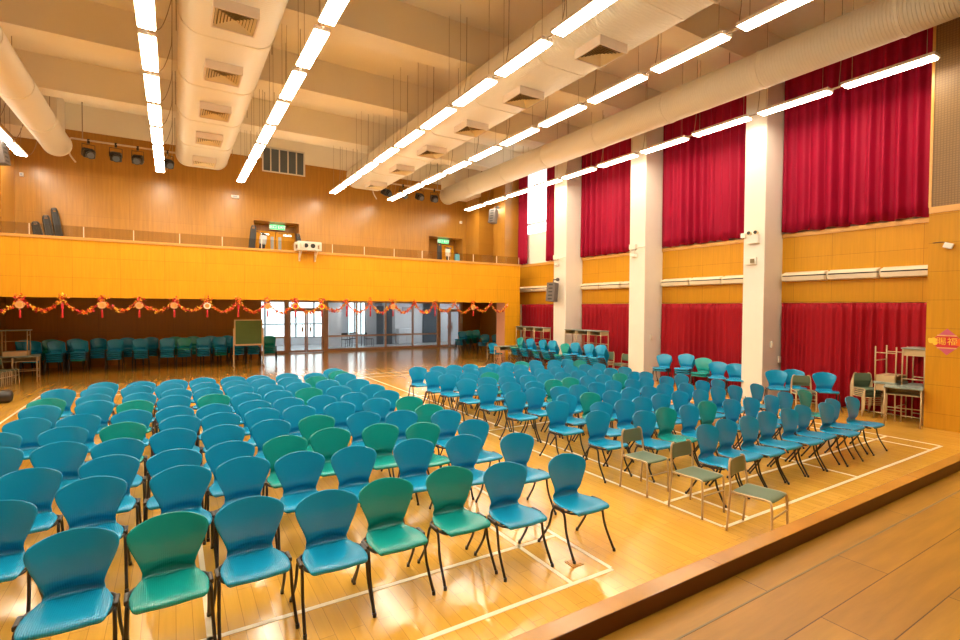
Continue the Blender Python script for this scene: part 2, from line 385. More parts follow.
# glazed screen with double door
bm = bmesh.new()
def vbar(x, w, z0=0.0, z1=2.62, d=0.05): box(bm, x-w/2, x+w/2, YG-d, YG+d, z0, z1)
for x, w in ((3.50, 0.07), (4.72, 0.22), (6.60, 0.24), (8.21, 0.08), (9.80, 0.08), (11.39, 0.08), (12.97, 0.14), (14.48, 0.16)): vbar(x, w)
for (a, b) in ((3.5, 4.62), (6.72, 12.9)):
    box(bm, a, b, YG-0.045, YG+0.045, 0.74, 0.82); box(bm, a, b, YG-0.045, YG+0.045, 0.0, 0.14)
box(bm, 3.5, 14.5, YG-0.045, YG+0.045, 2.5, 2.62); box(bm, 4.72, 6.6, YG-0.045, YG+0.045, 2.12, 2.22)
box(bm, 12.97, 14.5, YG-0.045, YG+0.045, 2.12, 2.2)
win3 = struct('window_3', M_steel, bm=bm)
for (a, b) in ((3.53, 4.61), (6.72, 8.17), (8.25, 9.76), (9.84, 11.35), (11.43, 12.9)):
    bx('pane', M_glass, (a, b, YG-0.004, YG+0.004, 0.1, 2.5), win3)
def leaf_door(name, x0, x1, hx):
    bm = bmesh.new(); f = 0.07
    box(bm, x0, x0+f, YG-0.03, YG+0.03, 0.01, 2.12); box(bm, x1-f, x1, YG-0.03, YG+0.03, 0.01, 2.12)
    box(bm, x0+f, x1-f, YG-0.03, YG+0.03, 0.01, 0.12); box(bm, x0+f, x1-f, YG-0.03, YG+0.03, 2.03, 2.12)
    d = struct(name, M_steel, bm=bm)
    bx('pane', M_glass, (x0+f, x1-f, YG-0.004, YG+0.004, 0.1, 2.05), d)
    bm = bmesh.new(); s = -1 if hx < (x0+x1)/2 else 1
    tube(bm, [(hx, YG-0.09, 0.88), (hx, YG-0.09, 1.42)], 0.018); 
    for z in (0.92, 1.38): tube(bm, [(hx, YG-0.09, z), (hx, YG-0.02, z)], 0.012)
    box(bm, hx-0.05, hx+0.05, YG-0.05, YG-0.03, 1.06, 1.24)
    obj('door_handle', bm, M_steel, d)
leaf_door('door_1', 4.84, 5.64, 5.46)
leaf_door('door_2', 5.66, 6.47, 5.84)
leaf_door('door_3', 13.06, 13.70, 13.60)
leaf_door('door_4', 13.74, 14.38, 13.84)
# lobby beyond the glass
struct('floor_lobby', M_lob_floor, (1.0, 20.0, 25.86, 34.0, -0.12, 0.0))
struct('ceiling_lobby', M_lob_white, (1.0, 20.0, 26.0, 34.0, 2.75, 2.9))
struct('wall_lobby_left', M_lob_white, (1.0, 1.2, 25.9, 34.0, 0, 2.75))
struct('wall_lobby_right', M_lob_grey, (19.8, 20.0, 25.9, 34.0, 0, 2.75))
struct('wall_lobby_front', M_lob_white, [(1.0, 3.4, 25.86, 25.98, 0, 2.75), (14.6, 20.0, 26.0, 26.1, 0, 2.75)])
struct('wall_lobby_back', M_lob_white, [(1.2, 19.8, 31.0, 31.2, 0, 0.42), (1.2, 19.8, 31.0, 31.2, 2.6, 2.75), (8.45, 9.3, 31.0, 31.2, 0.42, 2.6), (10.9, 19.8, 31.0, 31.2, 0.42, 2.6), (1.2, 2.6, 31.0, 31.2, 0.42, 2.6)])
bm = bmesh.new()
for x in (2.6, 4.5, 6.2, 7.25, 7.9, 8.42): box(bm, x-0.05, x+0.05, 31.02, 31.12, 0.42, 2.6)
for z in (0.44, 1.25, 2.58): box(bm, 2.6, 8.45, 31.03, 31.11, z-0.04, z+0.04)
for x in (9.32, 9.75, 10.15, 10.55, 10.88): box(bm, x-0.04, x+0.04, 31.02, 31.12, 0.42, 2.6)
w4 = struct('window_4', M_lob_grey, bm=bm)
bx('pane', M_glass, (2.6, 10.9, 31.065, 31.075, 0.42, 2.6), w4)
struct('wall_lobby_pier', M_lob_white, (7.55, 8.3, 28.9, 29.25, 0, 2.75))
struct('door_5', M_lob_dark, (10.55, 11.0, 29.3, 29.36, 0, 2.35))
struct('wall_lobby_partition', M_lob_grey, [(9.85, 10.55, 29.3, 29.45, 0, 2.75), (11.0, 11.75, 29.3, 29.45, 0, 2.75)])
struct('door_6', M_lob_dark, (11.05, 11.55, 29.26, 29.3, 0, 2.2))
struct('wall_lobby_inner', M_lob_white, [(11.75, 13.7, 29.5, 29.65, 0, 2.75), (14.9, 17.0, 29.5, 29.65, 0, 2.75)])
struct('door_7', M_lob_dark, (13.75, 14.85, 29.5, 29.56, 0, 2.2))
for k, (x, y) in enumerate(((5.3, 28.4), (9.0, 28.0), (12.6, 27.9), (6.0, 30.2), (15.5, 28.0))):
    t = thing('lobby_ceiling_light', ['white ceiling light in the lobby above the double door', 'white ceiling light in the lobby behind the second pane', 'white lobby ceiling light before the white cabinet',
        'white lobby ceiling light by the outer windows', 'white lobby ceiling light beyond the narrow doors'][k], 'ceiling light', (x, y, 2.75), 0, 'lobby ceiling lights')
    bm = bmesh.new(); box(bm, -0.62, 0.62, -0.11, 0.11, -0.06, 0.0); obj('housing', bm, M_sign, t)
    bm = bmesh.new(); box(bm, -0.6, 0.6, -0.09, 0.09, -0.075, -0.06); obj('diffuser', bm, M_lob_lamp, t)
t = thing('cabinet', 'low white cabinet against the lobby wall seen through glass', 'cabinet', (12.35, 29.2, 0))
bm = bmesh.new(); box(bm, -0.5, 0.5, -0.25, 0.25, 0.0, 0.95, bev=0.01); obj('body', bm, M_lob_white, t)
for s in (-1, 1):
    bm = bmesh.new(); box(bm, s*0.25-0.23, s*0.25+0.23, -0.27, -0.25, 0.06, 0.9, bev=0.004); obj('door', bm, M_lob_white, t)
bm = bmesh.new(); box(bm, 11.3, 11.9, 29.44, 29.5, 2.0, 2.3)
tag(obj('wall_notice', bm, M_lob_grey), 'small grey notice high on the lobby wall', 'notice').location = (1.0, 0, 0)

M_fill = mat('added fill light lens', (0.9, 0.9, 0.88), 0.5, emit=(1.0, 0.86, 0.62), estr=75.0)  # unseen downlights added to brighten the area under the balcony
for k, x in enumerate((-2.2, 0.9, 4.0, 7.1, 10.2, 13.6)):
    t = thing('added_fill_light', 'added unseen fill light under the balcony, %s from the plain wall' % ORD[k+1], 'ceiling light', (x, 21.6 if k > 1 else 19.9, 2.62), 0, 'added fill lights under the balcony')
    bm = bmesh.new(); tube(bm, [(0, 0, 0.0), (0, 0, -0.02)], 0.13, 20); obj('bezel', bm, M_sign, t)
    bm = bmesh.new(); tube(bm, [(0, 0, -0.02), (0, 0, -0.025)], 0.105, 20); obj('lens', bm, M_fill, t)
# lobby chairs and table
def lobby_chair(x, y, rz, lab):
    t = thing('lobby_chair', lab, 'chair', (x, y, 0), rz, 'dark chairs in the lobby')
    bm = bmesh.new(); box(bm, -0.2, 0.2, -0.2, 0.2, 0.42, 0.45, bev=0.01); obj('seat', bm, M_dark, t)
    bm = bmesh.new(); box(bm, -0.2, 0.2, 0.18, 0.205, 0.6, 0.8, bev=0.01); obj('backrest', bm, M_dark, t)
    for sx in (-1, 1):
        for sy in (-1, 1):
            bm = bmesh.new(); tube(bm, [(sx*0.18, sy*0.19, 0.0), (sx*0.18, sy*0.19, 0.8 if sy > 0 else 0.42)], 0.012, 6); obj('leg', bm, M_dark, t)
lobby_chair(8.35, 28.1, 0.3, 'dark lobby chair on the near side of the small table')
lobby_chair(9.0, 29.0, 2.8, 'dark lobby chair behind the small table')
lobby_chair(9.75, 28.3, 1.5, 'dark lobby chair beside the small table, by the grey partition')
t = thing('lobby_table', 'small dark table among the lobby chairs', 'table', (9.05, 28.4, 0))
bm = bmesh.new(); box(bm, -0.4, 0.4, -0.3, 0.3, 0.70, 0.73, bev=0.008); obj('table_top', bm, M_lob_grey, t)
for sx in (-1, 1):
    for sy in (-1, 1):
        bm = bmesh.new(); tube(bm, [(sx*0.35, sy*0.25, 0.0), (sx*0.35, sy*0.25, 0.70)], 0.015, 6); obj('leg', bm, M_dark, t)

# ------------------------------------------------------------------ moulded chairs
def shell(name, prof, kind, m, parent):
    nu = 10; bm = bmesh.new(); rows = []
    for (y, z, hw) in prof:
        row = []
        for i in range(nu+1):
            u = -1 + 2*i/nu
            if kind == 'back':
                yy = y - 0.056*(u*u)*(hw/0.236)**2; zz = z - (0.010*(u*u) if z > 0.79 else 0) + (0.024*(1-u*u) if 0.445 < z < 0.52 else 0)
            else:
                yy = y - (0.014*(1-u*u) if y < -0.19 else 0); zz = z + 0.008*u*u - 0.012*u**6
            row.append(bm.verts.new((u*hw, yy, zz)))
        rows.append(row)
    for a in range(len(rows)-1):
        for i in range(nu): bm.faces.new((rows[a][i], rows[a][i+1], rows[a+1][i+1], rows[a+1][i]))
    o = obj(name, bm, m, parent)
    s = o.modifiers.new('s', 'SOLIDIFY'); s.thickness = 0.014; s.offset = 0.0
    d = o.modifiers.new('d', 'SUBSURF'); d.levels = 1; d.render_levels = 1
    bpy.context.view_layer.update()
    realize(o)
    return o
SEAT = [(-.226, .408, .178), (-.240, .421, .196), (-.236, .436, .207), (-.205, .444, .215), (-.14, .446, .223), (-.06, .440, .225), (.01, .434, .218), (.06, .431, .204), (.11, .431, .186), (.160, .434, .168)]
BACK = [(.140, .433, .166), (.168, .436, .164), (.184, .452, .159), (.177, .476, .156), (.151, .500, .159), (.146, .54, .169), (.152, .585, .188), (.160, .63, .208), (.169, .675, .227), (.179, .715, .240), (.190, .753, .244), (.199, .786, .227), (.206, .812, .192), (.211, .830, .144), (.214, .840, .078)]
def leg_bm(sx, sy):
    bm = bmesh.new()
    y0, y1 = (-0.05, -0.255) if sy < 0 else (0.01, 0.25)
    p = smooth_path([(sx*0.226, y0+0.03*(-sy), 0.408), (sx*0.233, y0+0.05*sy, 0.385), (sx*0.238, y0+(y1-y0)*0.45, 0.21), (sx*0.246, y1, 0.012)], 4)
    tube(bm, p, 0.0115, 8)
    tube(bm, [(sx*0.246, y1-0.001*sy, 0.03), (sx*0.247, y1+0.003*sy, 0.0)], 0.0145, 8)
    return bm
def frame_bm():
    bm = bmesh.new()
    for s in (-1, 1):
        tube(bm, smooth_path([(s*0.15, -0.18, 0.405), (s*0.205, -0.15, 0.412), (s*0.226, -0.06, 0.414), (s*0.226, 0.05, 0.412), (s*0.19, 0.11, 0.41)], 4), 0.011, 8)
        box(bm, s*0.236-0.014, s*0.236+0.014, -0.09, 0.035, 0.404, 0.437, bev=0.008)
    tube(bm, [(-0.226, -0.09, 0.405), (0.226, -0.09, 0.405)], 0.010, 8)
    tube(bm, [(-0.226, 0.05, 0.405), (0.226, 0.05, 0.405)], 0.010, 8)
    return bm
def make_chair(m, label):
    t = thing('stacking_chair', label, 'chair')
    shell('seat', SEAT, 'seat', m, t); shell('backrest', BACK, 'back', m, t)
    obj('seat_frame', frame_bm(), M_black, t)
    for sx in (-1, 1):
        for sy in (-1, 1): obj('leg', leg_bm(sx, sy), M_black, t)
    return t
proto = {'B': make_chair(M_blue, 'blue'), 'G': make_chair(M_green, 'green')}
used = {'B': False, 'G': False}
NAMEC = {'B': 'blue', 'G': 'green'}
def put_chair(c, x, y, z, rz, label, group):
    p = proto[c]
    if not used[c]:
        used[c] = True
        p.location = (x, y, z); p.rotation_euler = (0, 0, rz); p['label'] = label; p['group'] = group
        return p
    return dup(p, (x, y, z), rz, label, group)

# rows in each column, nearest the stage first: (x, y of the seat centre, colour)
LEFT = [
    [(3.274, 3.566, 'B'), (3.337, 4.488, 'B'), (3.263, 5.333, 'B'), (3.242, 6.056, 'B'), (3.223, 6.556, 'G'), (3.23, 7.302, 'G'), (3.128, 8.065, 'B'), (3.157, 8.827, 'B'), (3.135, 9.63, 'B'), (3.176, 10.617, 'B'), (3.171, 11.117, 'G'), (3.183, 11.617, 'B')],
    [(2.596, 3.647, 'B'), (2.775, 4.725, 'B'), (2.635, 5.507, 'G'), (2.694, 6.342, 'B'), (2.724, 7.411, 'B'), (2.589, 8.118, 'B'), (2.559, 8.942, 'B'), (2.589, 9.826, 'B'), (2.522, 10.445, 'G'), (2.618, 11.012, 'B')],
    [(2.1, 3.796, 'G'), (2.209, 4.838, 'B'), (2.156, 5.712, 'G'), (2.207, 6.505, 'B'), (2.127, 7.379, 'B'), (2.05, 8.095, 'B'), (2.041, 8.984, 'G'), (2.025, 9.754, 'B'), (2.013, 10.555, 'B'), (2.087, 11.213, 'B')],
    [(1.501, 3.789, 'G'), (1.57, 4.88, 'B'), (1.569, 5.79, 'G'), (1.606, 6.607, 'G'), (1.554, 7.396, 'B'), (1.55, 8.155, 'B'), (1.531, 8.95, 'B'), (1.526, 9.734, 'B'), (1.526, 10.643, 'B'), (1.504, 11.174, 'B')],
    [(1.004, 3.758, 'B'), (1.05, 4.962, 'B'), (1.051, 5.689, 'G'), (1.046, 6.625, 'B'), (1.066, 7.461, 'B'), (1.054, 8.158, 'B'), (1.03, 8.941, 'B'), (1.036, 9.923, 'B'), (1.021, 10.606, 'B'), (1.038, 11.248, 'B')],
    [(0.482, 3.906, 'B'), (0.553, 5.048, 'B'), (0.511, 5.73, 'B'), (0.506, 6.596, 'B'), (0.534, 7.41, 'B'), (0.509, 8.136, 'B'), (0.558, 9.082, 'G'), (0.507, 9.797, 'B'), (0.509, 10.586, 'B'), (0.492, 11.311, 'B')],
    [(-0.032, 3.87, 'G'), (0.053, 5.032, 'B'), (-0.002, 5.673, 'B'), (-0.011, 6.676, 'B'), (0.063, 7.465, 'B'), (0.008, 8.208, 'B'), (0.004, 9.255, 'B'), (0.034, 9.992, 'B'), (-0.071, 10.795, 'B'), (0.003, 11.295, 'B')],
    [(-0.554, 3.884, 'B'), (-0.583, 5.059, 'B'), (-0.532, 5.744, 'B'), (-0.514, 6.458, 'B'), (-0.536, 7.358, 'G'), (-0.497, 8.196, 'B'), (-0.504, 9.033, 'G'), (-0.485, 9.796, 'B'), (-0.571, 10.816, 'B'), (-0.528, 11.324, 'B')],
    [(-1.117, 4.757, 'B'), (-1.091, 5.614, 'B'), (-1.027, 6.585, 'B'), (-1.115, 7.434, 'B'), (-1.069, 8.207, 'B'), (-1.022, 9.314, 'B'), (-1.107, 9.992, 'B'), (-1.143, 10.847, 'B'), (-1.131, 11.52, 'B')],
    [(-1.554, 6.653, 'B'), (-1.712, 7.428, 'B'), (-1.59, 8.241, 'B'), (-1.639, 9.23, 'B'), (-1.678, 9.896, 'G'), (-1.689, 10.928, 'B')]]
RIGHT = [
    [(5.043, 4.936, 'B'), (5.057, 5.805, 'B'), (5.04, 6.896, 'B'), (5.024, 7.78, 'B'), (5.024, 8.572, 'B'), (5.043, 9.427, 'B'), (5.001, 10.022, 'B'), (5.043, 10.967, 'B')],
    [(5.632, 3.646, 'B'), (5.618, 4.616, 'B'), (5.579, 5.403, 'B'), (5.599, 6.212, 'B'), (5.546, 7.001, 'B'), (5.551, 7.766, 'B'), (5.525, 8.599, 'B'), (5.518, 9.334, 'B'), (5.501, 9.959, 'B'), (5.525, 10.837, 'B')],
    [(6.128, 3.713, 'B'), (6.1, 4.626, 'G'), (6.045, 5.355, 'B'), (6.063, 6.148, 'G'), (6.045, 6.915, 'B'), (6.03, 7.656, 'B'), (6.022, 8.564, 'B'), (6.013, 9.255, 'G'), (5.966, 9.977, 'B'), (5.995, 10.886, 'B')],
    [(6.574, 3.67, 'B'), (6.564, 4.58, 'B'), (6.485, 5.396, 'B'), (6.509, 6.076, 'B'), (6.481, 6.897, 'B'), (6.526, 7.67, 'G'), (6.479, 8.449, 'B'), (6.468, 9.285, 'B'), (6.441, 10.133, 'B'), (6.445, 10.843, 'B')],
    [(7.098, 3.724, 'B'), (7.08, 4.631, 'G'), (7.005, 5.446, 'B'), (7.039, 6.142, 'B'), (7.013, 6.948, 'B'), (7.03, 7.738, 'G'), (7.004, 8.52, 'B'), (6.983, 9.351, 'B'), (6.985, 10.138, 'B'), (7.002, 10.655, 'B')],
    [(7.603, 3.68, 'B'), (7.576, 4.541, 'B'), (7.545, 5.47, 'B'), (7.538, 6.128, 'B'), (7.508, 6.994, 'B'), (7.521, 7.727, 'B'), (7.481, 8.476, 'B'), (7.433, 9.184, 'B'), (7.513, 10.146, 'B'), (7.529, 10.771, 'B')],
    [(8.081, 3.724, 'B'), (8.02, 4.482, 'B'), (7.999, 5.385, 'B'), (8.018, 6.164, 'B'), (7.99, 6.927, 'B'), (7.971, 7.722, 'B'), (8.023, 8.546, 'B'), (8.021, 9.317, 'B'), (7.979, 10.063, 'B'), (8.017, 10.794, 'G')],
    [(8.587, 3.628, 'B'), (8.548, 4.438, 'B'), (8.564, 5.419, 'B'), (8.475, 6.03, 'B'), (8.477, 6.995, 'B'), (8.474, 7.72, 'G'), (8.55, 8.581, 'B'), (8.567, 9.447, 'B'), (8.511, 10.034, 'B'), (8.52, 10.826, 'B')],
    [(9.082, 3.756, 'B'), (9.113, 4.511, 'B'), (9.039, 5.382, 'B'), (9.08, 6.09, 'B'), (8.981, 6.881, 'B'), (9.196, 7.612, 'B'), (8.99, 7.735, 'B'), (9.016, 8.511, 'B'), (9.048, 9.411, 'B'), (9.049, 10.655, 'B')],
    [(9.578, 3.68, 'B'), (9.639, 4.439, 'G'), (9.616, 5.295, 'B'), (9.511, 6.042, 'B'), (9.524, 6.916, 'B'), (9.522, 8.529, 'B'), (9.53, 9.416, 'B'), (9.582, 10.219, 'G'), (9.527, 10.651, 'B')]]
def col_phrase(k): return 'column nearest the aisle' if k == 0 else '%s column from the aisle' % ORD[k+1]
def row_phrase(k): return 'nearest the stage' if k == 0 else '%s from the stage' % ORD[k+1]
for blk, cols, grp in (('block away from curtains', LEFT, 'audience chairs in the block away from the curtains'), ('block beside the curtains', RIGHT, 'audience chairs in the block beside the curtains')):
    for ci, colm in enumerate(cols):
        for ri, (x, y, c) in enumerate(colm):
            put_chair(c, x, y, 0, math.radians(random.uniform(-2.0, 2.0)), '%s plastic chair, %s, %s, %s' % (NAMEC[c], row_phrase(ri), col_phrase(ci), blk), grp)

# stacks along the curtained wall, facing into the hall
RW = -PI/2
def stack(cols, x, y, rz, dz, fwd, lab, grp):
    f = Vector((math.sin(rz), -math.cos(rz)))   # a chair faces -Y before turning
    n = len(cols)
    for k, c in enumerate(cols):
        pos = 'top' if k == n-1 else 'bottom' if k == 0 else '%s from top' % ORD[n-k]
        put_chair(c, x+f.x*fwd*k, y+f.y*fwd*k, dz*k, rz, '%s plastic chair, %s of %s' % (NAMEC[c], pos, lab) if 'from' not in pos else '%s plastic chair, %s in %s' % (NAMEC[c], pos, lab), grp)
WST = [(11.81, 16.2, 'BBBBG'), (11.81, 15.55, 'BBBBB'), (11.81, 14.78, 'BBBGB'), (11.81, 14.2, 'GBBBB'), (11.78, 13.52, 'BBBG'), (11.81, 13.0, 'BBBBB'), (11.81, 12.32, 'BBBBB'), (11.81, 11.77, 'BBBBB')]
for i, (x, y, cc) in enumerate(WST):
    where = 'stack nearest the balcony along the curtains' if i == 0 else '%s stack from the balcony along the curtains' % ORD[i+1]
    stack(cc, x, y, RW+math.radians(random.uniform(-5, 5)), 0.066, 0.035, 'the '+where, 'stacked chairs along the curtained wall')
B2 = [
    (12.61, 10.0, -1.309, 'BB', 'the pair beside the second pillar'),
    (12.64, 9.24, -1.309, 'BBB', 'the triple stack near the second pillar'),
    (12.61, 8.68, -1.309, 'GG', 'the pair with a green seat before the curtain'),
    (12.59, 8.2, -1.047, 'B', 'blue plastic chair between the green pair and the nearest pillar, before the curtain'),
    (12.59, 7.69, -1.047, 'B', 'blue plastic chair half hidden behind the pillar nearest the stage'),
    (12.11, 6.36, -0.908, 'B', 'blue plastic chair beside the nearest pillar, farthest from the green school chair'),
    (12.61, 6.23, -0.908, 'B', 'blue plastic chair half hidden behind the green school chair'),
    (12.66, 5.58, -0.908, 'B', 'blue plastic chair alone before the curtain nearest the stage')]
for i, (x, y, rz, cc, lab) in enumerate(B2):
    if len(cc) == 1: put_chair(cc[0], x, y, 0, rz, lab, 'loose chairs by the curtains')
    else: stack(cc, x, y, rz, 0.066, 0.035, lab, 'loose chairs by the curtains')

# single-mesh stacked chairs against the back wall (too small in view for parts)
def merged(c):
    bm = bmesh.new(); p = proto[c]
    for ch in p.children:
        n0 = len(bm.faces); bm.from_mesh(ch.data); bm.faces.ensure_lookup_table()
        mi = 0 if ch.name.split('.')[0] in ('seat', 'backrest') else 1
        for f in bm.faces[n0:]: f.material_index = mi
    me = bpy.data.meshes.new('stacking_chair'); bm.to_mesh(me); bm.free()
    me.materials.append(M_blue if c == 'B' else M_green); me.materials.append(M_black)
    return me
MERGED = {'B': merged('B'), 'G': merged('G')}
BST = [(-3.95, 'BBBBB'), (-3.33, 'BBBBB'), (-2.73, 'GBBBB'), (-1.74, 'BBBBB'), (-1.00, 'BBBBB'), (-0.20, 'BBBBB'), (0.34, 'BBBBG'), (0.96, 'BBBBB'), (1.52, 'GGBBB'), (2.12, 'BBBBB'), (2.66, 'BBBBB'), (3.28, 'GGGGG')]
for i, (x, cc) in enumerate(BST):
    lab = 'stack nearest the double door' if i == len(BST)-1 else '%s stack from the double door' % ORD[len(BST)-i]
    rz = math.radians(random.uniform(-6, 6)); yj = random.uniform(-0.06, 0.06)
    for k, c in enumerate(cc):
        o = bpy.data.objects.new('stacking_chair', MERGED[c]); COL.objects.link(o)
        o.location = (x, 21.55+yj-0.03*k, 0.066*k); o.rotation_euler = (0, 0, rz)
        pos = 'top' if k == 4 else 'bottom' if k == 0 else '%s from top' % ORD[5-k]
        tag(o, '%s plastic chair, %s, %s, under the balcony' % (NAMEC[c], pos, lab), 'chair', 'stacked chairs under the balcony')
# the rear row of stacks, and the dim ones beside the pier: one mass nobody can count
bm = bmesh.new()
def add_merged(bm, c, M):
    n0 = len(bm.verts); f0 = len(bm.faces)
    bm.from_mesh(MERGED[c]); bm.verts.ensure_lookup_table(); bm.faces.ensure_lookup_table()
    for v in bm.verts[n0:]: v.co = M @ v.co
    if c == 'G':
        for f in bm.faces[f0:]:
            if f.material_index == 0: f.material_index = 2
for x, c in ((-4.3, 'B'), (-3.62, 'G'), (-2.95, 'B'), (-2.3, 'B'), (-1.45, 'B'), (-0.72, 'B'), (0.05, 'G'), (0.66, 'G'), (1.25, 'B'), (1.85, 'B'), (2.45, 'B')):
    for k in range(5): add_merged(bm, c, Matrix.Translation((x, 22.45-0.03*k, 0.066*k)))
for (x, y, n, c) in ((12.35, 21.9, 5, 'B'), (13.0, 22.35, 5, 'G'), (13.7, 22.8, 5, 'G'), (13.05, 20.9, 3, 'B'), (13.5, 20.6, 3, 'B')):
    for k in range(n): add_merged(bm, c, Matrix.Translation((x, y, 0.066*k)) @ Matrix.Rotation(math.radians(-60), 4, 'Z') @ Matrix.Translation((0, -0.03*k, 0)))
o = obj('stacked_chairs', bm, [M_blue, M_black, M_green])
for p in o.data.polygons: p.use_smooth = True
tag(o, 'dim stacked chairs behind the front row of stacks and beside the pier', 'stacked chairs', None, 'stuff')

# ------------------------------------------------------------------ school furniture
def make_school_chair(label):
    t = thing('school_chair', label, 'chair')
    bm = bmesh.new(); rows = []
    for (y, z) in ((-.225, .405), (-.215, .425), (-.17, .432), (-.05, .428), (.08, .424), (.165, .432)):
        rows.append([bm.verts.new((u*0.185, y, z-0.006*(1-u*u))) for u in (-1, -.5, 0, .5, 1)])
    for a in range(len(rows)-1):
        for i in range(4): bm.faces.new((rows[a][i], rows[a][i+1], rows[a+1][i+1], rows[a+1][i]))
    s = obj('seat', bm, M_slate, t); q = s.modifiers.new('s', 'SOLIDIFY'); q.thickness = 0.012; d = s.modifiers.new('d', 'SUBSURF'); d.levels = 1; d.render_levels = 1
    bpy.context.view_layer.update(); realize(s)
    bm = bmesh.new(); rows = []
    for (z, y, hw) in ((.555, .185, .170), (.565, .187, .180), (.62, .192, .182), (.68, .197, .180), (.71, .199, .168), (.722, .20, .145)):
        rows.append([bm.verts.new((u*hw, y+0.022*(1-u*u), z)) for u in (-1, -.5, 0, .5, 1)])
    for a in range(len(rows)-1):
        for i in range(4): bm.faces.new((rows[a][i], rows[a][i+1], rows[a+1][i+1], rows[a+1][i]))
    s = obj('backrest', bm, M_slate, t); q = s.modifiers.new('s', 'SOLIDIFY'); q.thickness = 0.012; d = s.modifiers.new('d', 'SUBSURF'); d.levels = 1; d.render_levels = 1
    bpy.context.view_layer.update(); realize(s)
    for sx in (-1, 1):
        bm = bmesh.new(); tube(bm, smooth_path([(sx*0.195, 0.205, 0.0), (sx*0.192, 0.175, 0.42), (sx*0.186, 0.192, 0.60), (sx*0.165, 0.20, 0.71), (sx*0.12, 0.21, 0.727)], 4), 0.0115, 8); obj('leg', bm, M_beige, t)
        bm = bmesh.new(); tube(bm, smooth_path([(sx*0.195, -0.225, 0.0), (sx*0.19, -0.215, 0.36), (sx*0.185, -0.18, 0.415), (sx*0.185, 0.0, 0.412), (sx*0.19, 0.17, 0.414)], 4), 0.0115, 8); obj('leg', bm, M_beige, t)
    bm = bmesh.new(); tube(bm, [(-0.19, -0.22, 0.25), (0.19, -0.22, 0.25)], 0.009, 8); obj('crossbar', bm, M_beige, t)
    bm = bmesh.new(); tube(bm, [(-0.19, 0.17, 0.40), (0.19, 0.17, 0.40)], 0.009, 8); obj('crossbar', bm, M_beige, t)
    return t
sc = make_school_chair('green and beige school chair on the badminton line, farthest of the three from stage')
sc['group'] = 'school chairs in the aisle'; sc.location = (5.06, 4.28, 0)
dup(sc, (5.06, 3.54, 0), 0.0, 'green and beige school chair standing between the other two in the aisle')
dup(sc, (5.07, 2.85, 0), 0.14, 'green and beige school chair nearest the stage lip')
def school(x, y, z, rz, lab, rot=None, grp='beige school chairs by the walls'): return dup(sc, (x, y, z), rz, lab, grp, rot)
school(11.95, 5.72, 0.0, math.radians(-50), 'green school chair under another one, between blue chairs below lowest curtain')
school(11.93, 5.70, 0.07, math.radians(-50), 'green school chair on top of its twin, between blue chairs before the curtain')
for k in range(5):
    school(12.88-0.012*k, 4.90-0.016*k, 0.042*k, math.radians(-38), 'green school chair, %s in the stack beside the desks by the curtain' % ('bottom' if k == 0 else 'top' if k == 4 else ORD[5-k]+' from top'))
for k in range(3):
    school(12.35, 12.08, 0.05*k, RW, 'green school chair, %s of the stack behind the second pillar from the stage' % ('bottom', 'middle', 'top')[k])
for k in range(2):
    school(12.6, 11.6, 0.05*k, RW, 'green school chair, %s of the pair beside the last blue stack' % ('lower', 'upper')[k])
school(11.95, 16.85, 0.0, -0.5, 'green school chair standing before the pier beneath the balcony')

def make_desk(label):
    t = thing('school_desk', label, 'desk')
    bm = bmesh.new(); box(bm, -0.30, 0.30, -0.20, 0.20, 0.735, 0.76, bev=0.006); obj('desk_top', bm, M_desktop, t)
    bm = bmesh.new(); box(bm, -0.26, 0.26, 0.165, 0.18, 0.61, 0.735); box(bm, -0.26, 0.26, -0.17, 0.165, 0.60, 0.61)
    for s in (-1, 1): box(bm, s*0.26-0.006, s*0.26+0.006, -0.17, 0.18, 0.60, 0.735)
    obj('book_tray', bm, M_beige, t)
    for sx in (-1, 1):
        for sy in (-1, 1):
            bm = bmesh.new(); tube(bm, [(sx*0.275, sy*0.18, 0.0), (sx*0.275, sy*0.175, 0.735)], 0.013, 8); obj('leg', bm, M_beige, t)
        bm = bmesh.new(); tube(bm, [(sx*0.275, -0.18, 0.13), (sx*0.275, 0.18, 0.13)], 0.010, 8); obj('crossbar', bm, M_beige, t)
    bm = bmesh.new(); tube(bm, [(-0.275, 0.18, 0.30), (0.275, 0.18, 0.30)], 0.010, 8); obj('crossbar', bm, M_beige, t)
    return t
dk = make_desk('beige school desk in front of the stacked desks beside the wood wall'); dk['group'] = 'school desks'
dk.location = (12.36, 4.06, 0); dk.rotation_euler = (0, 0, RW+0.25)
def desk(x, y, z, rz, lab, rot=None): return dup(dk, (x, y, z), rz, lab, 'school desks', rot)
desk(12.90, 4.46, 0, PI, 'beige school desk at the curtain carrying an upturned desk')
desk(12.93, 4.01, 0, PI, 'beige school desk behind the front desk by the wood wall')
desk(12.93, 4.01, 0.76, PI, 'beige school desk stacked on another beside the wood wall')
desk(12.90, 4.46, 1.52, 0, 'beige school desk upturned, legs in the air, on a desk by the curtain', (PI, 0, PI))
# desks along the curtained wall, two high
for nm, ys in (('beside the balcony pier', (16.78, 16.16, 15.54)), ('beside the pillar with the speaker', (13.72, 13.10, 12.48))):
    for k, y in enumerate(ys):
        desk(12.40, y, 0, RW, 'beige school desk, %s of the lower row %s' % (ORD[k+1], nm))
        desk(12.40, y, 0.76, RW, 'beige school desk, %s of the upper row %s' % (ORD[k+1], nm))
desk(11.2, 16.55, 0, 0.1, 'beige school desk standing alone beneath the balcony beside the pier')
put_chair('B', 11.12, 16.98, 0, 0.1, 'blue plastic chair beside the lone desk beneath the balcony', 'loose chairs by the curtains')
school(12.0, 18.6, 0, -0.5, 'green school chair tucked beside the lone desk beneath the balcony')
